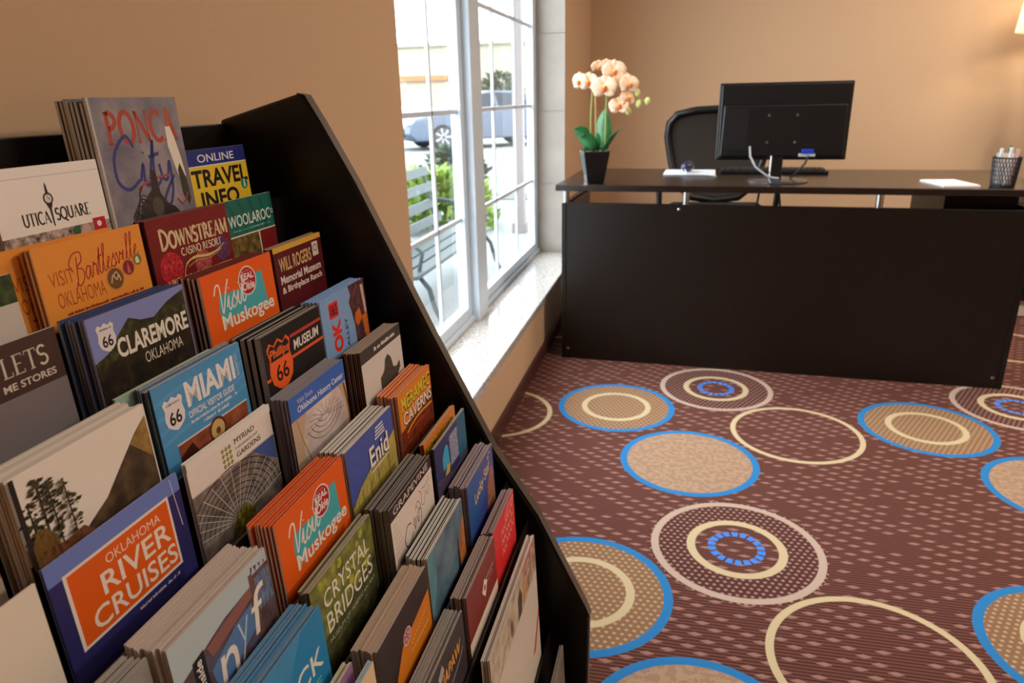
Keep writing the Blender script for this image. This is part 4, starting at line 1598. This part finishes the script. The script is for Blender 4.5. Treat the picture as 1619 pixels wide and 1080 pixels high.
def a_coup(a):
    a.bg((186, 200, 204))
    a.poly([(0, 30), (50, 18), (82, 16), (84, 4), (107, 8), (107, 100), (0, 100)], pic('brick_front', (60, 44, 48), (98, 76, 80), (84, 100, 132), 50))
    a.poly([(30, 24), (80, 16), (82, 24), (34, 34)], (146, 96, 88))
    a.rect(86, 14, 105, 40, pic('arcade', (40, 44, 62), (96, 112, 144), (140, 160, 186), 90, (1, 8, 1)))
    a.rect(80, 8, 86, 60, (112, 78, 72))
    for k in range(5):
        a.poly([(84+k*5, 10), (86.5+k*5, 3), (89+k*5, 10)], (190, 190, 206))
    a.poly([(30, 42), (60, 30), (78, 28), (78, 48), (34, 64)], (92, 128, 176))
    a.poly([(16, 24), (27, 22), (27, 100), (16, 100)], (36, 34, 40))
    a.text('Coupons Inside', 18, 26, 25.5, 84, (240, 232, 222), .02, 0, -90)
    a.text('n', 36, 40, 56, 70, (240, 228, 216), .0, .15)
    a.text('y', 58, 32, 72, 62, (190, 206, 222), -.02, .15)
    a.text('f', 76, 20, 94, 54, (240, 228, 216), .0, .15)
    a.rect(30, 74, 40, 84, (208, 36, 44))


def a_orange(a):
    a.bg((52, 42, 42))
    a.poly([(0, 84), (44, 34), (109, 24), (109, 110), (0, 110)], (218, 126, 32))
    a.circ(55, 31, 8.6, (206, 196, 200), 8)
    a.circ(55, 31, 7.2, (206, 70, 50), 6.8)
    for k in range(8):
        an = k*pi/4
        a.line([(55, 31), (55+6.4*cos(an), 31+6*sin(an))], 1, (222, 214, 216), False)
    a.circ(55, 31, 2.2, (110, 120, 150))
    for k in range(10):
        a.circ(62+k*4, 44-k*.8, 1.0, (240, 206, 120), None, 8)
    a.small(58, 100, 52, 2.4, (238, 200, 110), 15)


def a_teal(a):
    a.bg(pic('night_sky_teal', (62, 84, 104), (88, 118, 136), (120, 136, 150), 26))
    a.poly([(0, 0), (26, 0), (18, 40), (0, 70)], pic('teal_glow', (70, 120, 136), (88, 142, 154), (100, 150, 160), 20))
    a.poly([(84, 44), (108, 18), (108, 80), (88, 90)], pic('orange_rock', (130, 80, 58), (176, 106, 62), (206, 130, 70), 60))
    a.poly([(84, 34), (86, 34), (90, 80), (80, 80)], (52, 46, 60))
    a.rect(0, 70, a.w, 120, (64, 58, 84))


def a_lucky(a):
    a.bg((42, 88, 158))
    a.poly([(50, 0), (108, 0), (108, 60), (76, 52)], (64, 76, 148))
    a.poly([(0, 72), (44, 56), (70, 40), (96, 30), (100, 60), (60, 90), (0, 110)], (66, 72, 150))
    a.poly([(76, 44), (96, 24), (104, 30), (104, 80), (70, 84)], pic('lights', (130, 84, 60), (176, 116, 70), (90, 70, 80), 120))
    a.text('Lucky Star', 24, 18, 92, 36, (60, 46, 84), .05, .2, -12)
    a.text('Lucky Star', 24, 17, 92, 35, (222, 200, 160), .015, .2, -12)
    a.circ(86, 9, 3.4, (230, 166, 60), None, 5)
    a.circ(93, 5, 2.2, (236, 190, 90), None, 5)


def a_red(a):
    a.bg((224, 50, 48))
    a.line([(52, 12), (72, 6), (98, 8)], 1.1, (244, 190, 176))
    a.line([(54, 18), (76, 10), (96, 12)], .8, (244, 170, 160))
    for q in range(3):
        v = 24+q*13
        p = []
        for k in range(14):
            p.append((32+k*4.6, v-k*.7+(-5 if k % 2 else 4)*(1 if k % 3 else .5)))
        a.line(p, 1.0, (246, 206, 196))


def a_maroon(a):
    a.bg((132, 52, 50))
    a.rect(0, 56, a.w, 140, (232, 216, 200))
    a.poly([(60, 22), (70, 30), (60, 44), (50, 33)], (236, 222, 214))
    a.circ(60, 32.5, 3.2, (140, 60, 58))
    a.small(66, 96, 27, 2.4, (222, 190, 184), 16)
    a.small(68, 94, 33, 2, (200, 160, 154), 17)
    for k in range(4):
        a.small(30, 92, 74+k*8, 2.2, (120, 108, 100), 18+k)


def a_quapaw(a):
    a.bg((60, 52, 58))
    a.poly([(34, 14), (46, 8), (50, 16), (40, 24)], (170, 164, 164))
    a.text('QUAPAW', 25, 21, 95, 37, (40, 26, 20), .05, .2)
    a.text('QUAPAW', 25, 20, 95, 36, (236, 166, 58), .02, .2)
    a.line([(34, 44), (60, 46), (90, 40), (100, 34)], 1.4, (176, 172, 176))
    a.ring(70, 66, 9, 2.2, (206, 200, 200))
    a.line([(70, 58), (70, 74)], 2, (206, 200, 200), False)


def a_white(a):
    W = a.w
    a.bg((216, 202, 188))
    a.rect(0, 0, W, 50, pic('faded_photo', (150, 132, 112), (196, 178, 156), (214, 200, 180), 60))
    a.poly([(W-60, 2), (W, 2), (W, 40), (W-50, 46), (W-74, 30)], pic('faces_photo', (110, 78, 66), (176, 136, 116), (206, 190, 180), 90))
    a.poly([(W-96, 22), (W-84, 14), (W-76, 30), (W-82, 50), (W-98, 50)], (84, 72, 66))
    a.poly([(W-72, 20), (W-60, 12), (W-54, 34), (W-66, 50), (W-74, 44)], (206, 146, 96))
    a.line([(W-70, 5), (W-2, 3)], 3, (196, 70, 58), False)
    a.circ(W-128, 34, 6, (132, 104, 90), 11)
    a.circ(W-128, 34, 2, (84, 66, 58), 6)
    a.poly([(W-40, 150), (W, 108), (W, 118), (W-28, 152)], (206, 70, 62))


def plain(c):
    return lambda a: a.bg(c)


def a_yellow(a):
    a.bg((230, 160, 22))
    a.rect(0, 52, a.w, 58, (214, 84, 26))
    a.rect(0, 58, a.w, 240, (206, 190, 170))


def a_clip(a):
    a.bg(pic('mono_photo', (70, 62, 54), (106, 94, 82), (134, 120, 104), 60))


def a_green(a):
    a.bg((206, 196, 188))
    a.rect(0, 0, a.w, 20, pic('dark_greens', (20, 24, 16), (44, 66, 34), (80, 96, 52), 120))


# ---- the folded sheets
def folded_body(wd, ht, th, cover, inner, leaves=3, edge=None, seed=0, t0=.00055):
    """a sheet folded zigzag into leaves: returns an MB in the brochure's own frame (front at x = 0, left edge y = 0, base z = 0)"""
    edge = edge or PAPER
    s = MB()
    t = min(t0, th/leaves*.6)
    gap = (th-t)/max(leaves-1, 1)
    path = []
    for i in range(leaves):
        x = -t/2-gap*i
        a, b = (0.0006, wd-.0006)
        if i % 2:
            a, b = b, a
        seg = [(x, a+(b-a)*q) for q in (0, .5, 1)]
        path += seg
        if i < leaves-1:
            e = 1 if b > a else -1
            path.append((x-gap/2, b+e*min(gap/2, .0006)))
    rnd = random.Random(seed)
    n = len(path)
    L = []
    for i, p in enumerate(path):
        a, b = path[max(i-1, 0)], path[min(i+1, n-1)]
        d = Vector((b[0]-a[0], b[1]-a[1])).normalized()
        nx, ny = -d.y*t/2, d.x*t/2
        L.append(((p[0]+nx, p[1]+ny), (p[0]-nx, p[1]-ny)))
    vs = []
    for z in (0, ht):
        for l, r_ in L:
            vs += [(l[0], l[1], z), (r_[0], r_[1], z)]
    o = 2*n
    f1, f2, fe = [], [], []
    for i in range(n-1):
        a, b, c, d = 2*i, 2*i+1, 2*i+2, 2*i+3
        f1.append((a, c, c+o, a+o))
        f2.append((b, b+o, d+o, d))
        fe.append((a, b, d, c))
        fe.append((a+o, c+o, d+o, b+o))
    fe += [(0, o, o+1, 1), (2*n-2, 2*n-1, 2*n-1+o, 2*n-2+o)]
    s.add(vs, f1, inner)
    s.v = []
    s.f, s.m = [], []
    s.add(vs, [], cover)
    ki, kc, ke = s.mi(inner), s.mi(cover), s.mi(edge)
    for fs, k in ((f1, ki), (f2, kc), (fe, ke)):
        for f in fs:
            s.f.append(f)
            s.m.append(k)
    return s


def bound_body(wd, ht, th, cover, inner, edge=None):
    s = MB()
    edge = edge or PAPER
    s.box((-th, 0, 0), (-th*.88, wd, ht), cover)
    s.box((-th*.12, 0, 0), (0, wd, ht), cover)
    s.box((-th*.88, .0008, .0005), (-th*.12, wd-.0006, ht-.0008), edge)
    s.box((-th*.9, -.0004, .001), (-th*.1, .0008, ht-.001), edge)
    return s


COUNT = [0]


def stack(name, cat, x, z, y0, y1, n, thick, art, front, rest, group, cover, inner=W_, edge=(222, 212, 200), ht=BH, leaves=3, bound=False, fill=.70, t0=.00055, tilt=TILT, dy=.0015, last=None):
    """n copies standing one behind the other; the front one carries the printed front as a part"""
    wd = y1-y0
    pitch = thick/max(n, 1)
    th = pitch*fill
    edge = tuple(int(255-(255-q)*.62) for q in edge)
    cm, im, em = ink(cover), ink(inner), mat('edge_%d_%d_%d' % edge, edge, .7, spec=.2)
    rnd = random.Random(int(x*1e5)+int(y0*1e4))
    mb = bound_body(wd, ht, th, cm, im, em) if bound else folded_body(wd, ht, th, cm, im, leaves, em, n, t0)
    me = None
    zb = z-ht*cos(TILT)
    for i in range(n):
        xt = x-i*pitch
        if me is None:
            o = mb.build(name)
            me = o.data
        else:
            o = bpy.data.objects.new(name, me)
            COL.objects.link(o)
        o.location = (xt+ht*sin(TILT), y0+(rnd.uniform(-dy, dy) if i else 0), zb)
        o.rotation_euler = (0, -TILT, 0)
        if i:
            o.scale = (1, 1, rnd.uniform(.988, 1.0))
        if n > 1:
            tag(o, front if i == 0 else rest, cat, group)
        else:
            tag(o, front, cat)
        if i == 0:
            a = Art(wd, ht)
            art(a)
            a.mb.build('front_cover', o)
        COUNT[0] += 1
    return o


def near(k, x, thick):
    """keeps a stack in front of the divider of its tier (k from 0)"""
    return min(thick, x-DIV[k]-.0009)


#      tier name x z y0 y1 n thick art front-label rest-label group cover-colour options
S = []


def add(k, name, x, y0, y1, n, th, art, front, rest, group, cover, inner=W_, edge=(222, 212, 200), **kw):
    z = kw.pop('z', TIERS[k][1])
    stack(name, 'brochure' if name != 'magazine' else 'magazine', x, z, y0, y1, n, near(k, x, th), art, front, rest, group, cover, inner, edge, **kw)


# top tier
add(0, 'brochure', .085, .406, .508, 4, .012, a_clock, 'white brochure with a street clock and thin dark lettering, top tier', 'white brochure behind the street clock one', 'white clock brochures on the top tier', W_, z=1.0385)
add(0, 'magazine', .083, .5125, .6215, 8, .032, a_ponca, 'grey violet magazine with red and blue city lettering and a feather', 'tall magazine behind the grey violet one with the feather', 'tall magazines on the top tier', (112, 106, 118), ht=.279, z=1.0865, bound=True, fill=.7, edge=(226, 222, 212))
add(0, 'brochure', .079, .627, .728, 2, .005, a_online, 'yellow travel information leaflet with a navy band, top tier', 'leaflet behind the yellow one with the navy band', 'yellow travel leaflets', (232, 196, 54), z=1.036)
# second
add(1, 'brochure', .112, .272, .384, 2, .006, a_green, 'pale brochure with dark green photo top at the left picture edge, second tier', 'brochure behind the pale one with dark green top', 'pale brochures second tier', (206, 196, 188), z=.972, ht=.216)
add(1, 'brochure', .113, .402, .510, 4, .0095, a_bart, 'orange brochure with red script and three round emblems, second tier', 'orange brochure stacked behind the one with three round emblems', 'orange script brochures', (226, 146, 62), (226, 146, 62), (200, 140, 76), z=.985, bound=True, fill=.55)
add(1, 'brochure', .115, .514, .628, 3, .012, a_down, 'dark red brochure with cream serif lettering and red blooms', 'dark red brochure behind the one with red blooms', 'dark red brochures second tier', (84, 22, 28), (84, 22, 28), (120, 60, 56), z=.986)
add(1, 'brochure', .107, .632, .724, 1, .003, a_wool, 'teal green brochure with white lettering under the yellow leaflet', '', '', (30, 106, 94))
add(1, 'brochure', .1005, .383, .4905, 1, .003, a_bart, 'orange script brochure slipped out to the left behind its stack', '', '', (226, 146, 62), (226, 146, 62), (200, 140, 76), z=.985, bound=True)
# third
add(2, 'brochure', .14, .272, .382, 2, .006, a_lets, 'dark brown and grey brochure with letters at the left picture edge', 'brochure behind the dark brown and grey one', 'dark brown brochures third tier', (74, 52, 46))
add(2, 'brochure', .151, .397, .503, 6, .024, a_clare, 'brochure with a wooded hill, white 66 shield and big white lettering', 'blue edged brochure behind the wooded hill one', 'wooded hill brochures', (62, 74, 116), (60, 74, 120), (110, 122, 160), bound=True, fill=.6)
add(2, 'brochure', .155, .52, .633, 5, .026, a_musk, 'orange brochure with turquoise state map and red badge, third tier', 'brochure behind the orange turquoise one on the third tier', 'orange map brochures third tier', (110, 44, 40), (96, 34, 44), (222, 196, 178), z=.937, bound=True, fill=.5)
add(2, 'brochure', .15, .646, .748, 3, .012, a_will, 'maroon brochure with a gold top band and white badge', 'brochure behind the maroon one with a gold band', 'maroon brochures third tier', (150, 110, 70), (92, 24, 30), (206, 176, 120))
# fourth
add(3, 'brochure', .19, .15, .262, 2, .005, a_yellow, 'yellow brochure with an orange stripe at the left picture edge', 'brochure behind the yellow one with an orange stripe', 'yellow brochures fourth tier', (230, 160, 22))
add(3, 'brochure', .203, .270, .379, 6, .022, a_land, 'white brochure with a brown ridge and pine trees photo', 'white brochure behind the ridge and pine trees one', 'ridge photo brochures', (226, 214, 202), (200, 190, 178), (214, 202, 186))
add(3, 'brochure', .195, .396, .505, 5, .014, a_miami, 'light blue visitor guide with 66 shield and bold white lettering', 'guide behind the light blue one with the 66 shield', 'light blue visitor guides', (90, 120, 150), (60, 84, 104), (226, 214, 206), z=.886)
add(3, 'brochure', .204, .522, .63, 4, .030, a_phil, 'black brochure with a large orange 66 shield', 'black brochure behind the large orange shield one', 'black shield brochures', (36, 32, 32), (30, 26, 28), (150, 138, 124), bound=True, fill=.7)
add(3, 'brochure', .201, .638, .745, 5, .022, a_ok, 'light blue brochure with sideways red lettering and a dark picture strip', 'light blue brochure behind the sideways lettering one', 'light blue sideways lettered brochures', (120, 156, 206), (40, 54, 90), (140, 172, 216), bound=True, fill=.75)
add(3, 'brochure', .1788, .3805, .489, 1, .003, plain((150, 184, 168)), 'pale sea green leaflet peeping out left of the light blue visitor guide', '', '', (150, 184, 168), (150, 184, 168), z=.884)
# fifth
add(4, 'brochure', .224, .15, .2555, 2, .003, plain((236, 222, 206)), 'blank white brochure at the left picture edge, fifth tier', 'white sheet behind the blank brochure on the fifth tier', 'blank brochures fifth tier', (222, 206, 190))
add(4, 'brochure', .219, .265, .379, 3, .005, a_river, 'navy brochure with a big orange panel in a white frame', 'brochure behind the navy and orange one', 'navy and orange brochures', (112, 130, 202), (112, 130, 202), (120, 136, 200), dy=.006)
add(4, 'brochure', .2185, .389, .500, 3, .004, a_myr, 'white brochure with green lattice emblem and glasshouse dome photo', 'white brochure behind the glasshouse dome one', 'glasshouse brochures', W_)
add(4, 'brochure', .232, .509, .616, 12, .0185, a_okh, 'brochure with a blue title band over a pale rosy dome', 'thin brochure behind the rosy dome one', 'rosy dome brochures', (140, 136, 140), (120, 116, 120), (150, 142, 168), leaves=2)
add(4, 'brochure', .243, .634, .742, 4, .020, a_hat, 'grey and white brochure with a dark hat silhouette', 'brochure behind the dark hat silhouette one', 'hat silhouette brochures', (150, 138, 128), (110, 60, 44), (196, 164, 136))
# sixth
add(5, 'newspaper', .276, .163, .266, 7, .018, plain((150, 146, 142)), 'front grey newsprint sheet at the bottom left picture edge', 'grey newsprint sheet stacked behind the front one, bottom left', 'newsprint sheets sixth tier', (150, 146, 142), (140, 136, 132), (176, 170, 162), leaves=2)
add(5, 'brochure', .284, .272, .375, 11, .031, a_coup, 'brochure with a brick street photo, tall white letters and black coupon strip', 'brochure behind the brick street photo one', 'coupon brochures', (206, 190, 178), (200, 170, 160), (226, 212, 200), leaves=2)
add(5, 'brochure', .277, .4, .511, 8, .0265, a_musk, 'orange brochure with turquoise state map and red badge, sixth tier', 'brochure behind the orange turquoise one on the sixth tier', 'orange map brochures sixth tier', (226, 92, 34), (120, 40, 30), (232, 204, 174), bound=True, fill=.5)
add(5, 'brochure', .278, .516, .622, 6, .026, a_enid, 'brochure with blue sky over yellow wheat and white lettering', 'rounded fold brochure behind the wheat field one', 'wheat field brochures', (44, 46, 76), (226, 216, 206), (232, 222, 208), leaves=2, t0=.0013, fill=.8)
add(5, 'brochure', .276, .645, .745, 6, .026, a_mer, 'orange cave brochure with yellow and white lettering, sixth tier', 'orange cave brochure behind the front one, sixth tier', 'orange cave brochures sixth tier', (206, 100, 40), (150, 56, 30), (232, 150, 92), bound=True, fill=.8)
# seventh
add(6, 'brochure', .317, .275, .383, 14, .024, a_rock, 'bright blue brochure with cream lettering, bottom of the picture', 'blue edged brochure stacked behind the bright blue one', 'bright blue brochures', (60, 130, 180), (60, 130, 180), (92, 150, 196), leaves=2)
add(6, 'brochure', .303, .393, .503, 4, .012, a_cry, 'green woodland brochure with thin cream lettering', 'brochure behind the green woodland one', 'green woodland brochures', (110, 108, 56), (110, 108, 56), (196, 176, 148))
add(6, 'brochure', .3185, .510, .619, 14, .025, a_grape, 'white sketch brochure with a black title band', 'dark edged brochure stacked behind the white sketch one', 'white sketch brochures', (58, 52, 48), (66, 60, 54), (150, 138, 128), leaves=2)
add(6, 'brochure', .305, .638, .745, 2, .006, a_mer, 'orange cave brochure with yellow lettering, half hidden on the seventh tier', 'pale leaflet behind the half hidden orange cave brochure', 'orange cave brochures seventh tier', (222, 186, 168), (150, 60, 60), (226, 150, 80))
add(6, 'brochure', .3195, .63, .738, 1, .004, a_blue, 'navy and turquoise brochure with a yellow spot on the seventh tier', '', '', (40, 62, 66), (50, 60, 90), (206, 196, 182))
# eighth
add(7, 'brochure', .336, .28, .386, 3, .008, plain((166, 116, 160)), 'lilac brochure low between the blue and orange stacks', 'cream edged brochure behind the lilac one', 'lilac brochures', (206, 196, 160), (206, 196, 160), (214, 204, 176))
add(7, 'brochure', .3515, .284, .390, 2, .005, plain((230, 200, 164)), 'cream brochure with a pale blue edge beside the lilac one', 'pale blue edged brochure behind the cream one', 'cream brochures eighth tier', (150, 186, 196), (150, 186, 196), (190, 206, 206))
add(7, 'brochure', .351, .398, .507, 11, .0225, a_orange, 'black and orange brochure with a round red emblem', 'pale brochure stacked behind the black and orange one', 'black and orange brochures', (206, 170, 140), (190, 150, 120), (206, 180, 156), leaves=2)
add(7, 'brochure', .349, .516, .624, 6, .0225, a_teal, 'teal cloudy sky brochure with orange rock at its right', 'white leaf brochure behind the teal cloudy sky one', 'teal sky brochures', (44, 66, 76), (226, 216, 208), (228, 218, 208), leaves=2, t0=.0011)
add(7, 'brochure', .3485, .645, .752, 7, .0225, a_lucky, 'blue brochure with slanted cream lettering at the end panel', 'dark blue edged brochure behind the slanted lettering one', 'blue slanted lettering brochures', (36, 48, 100), (150, 70, 80), (210, 180, 176), leaves=2, t0=.001)
# ninth
add(8, 'brochure', .378, .416, .524, 7, .021, a_quapaw, 'charcoal brochure with bright amber lettering', 'grey brochure stacked behind the charcoal amber one', 'charcoal amber brochures', (120, 112, 110), (150, 140, 136), (172, 160, 152), leaves=2)
add(8, 'brochure', .377, .54, .647, 6, .021, a_maroon, 'brochure with maroon top, white diamond emblem and cream lower half', 'folded brochure behind the maroon and cream one', 'maroon and cream brochures', (66, 30, 34), (176, 110, 100), (196, 168, 156), leaves=2, t0=.0009)
add(8, 'brochure', .375, .65, .748, 5, .018, a_red, 'bright red brochure with scribbled pale lettering', 'folded brochure behind the bright red one', 'bright red brochures', (110, 40, 50), (150, 96, 96), (190, 150, 146), leaves=2, t0=.0009)
# tenth and last
add(9, 'brochure', .403, .524, .738, 3, .010, a_white, 'white brochure with a faded photo band and a red corner', 'white brochure behind the faded photo one', 'faded photo brochures', (216, 202, 188))
add(10, 'brochure', .439, .655, .745, 1, .006, a_clip, 'grey brown photo leaflet at the lowest tier by the end panel', '', '', (106, 94, 82), (120, 108, 94), (140, 128, 110))
print('brochures', COUNT[0])
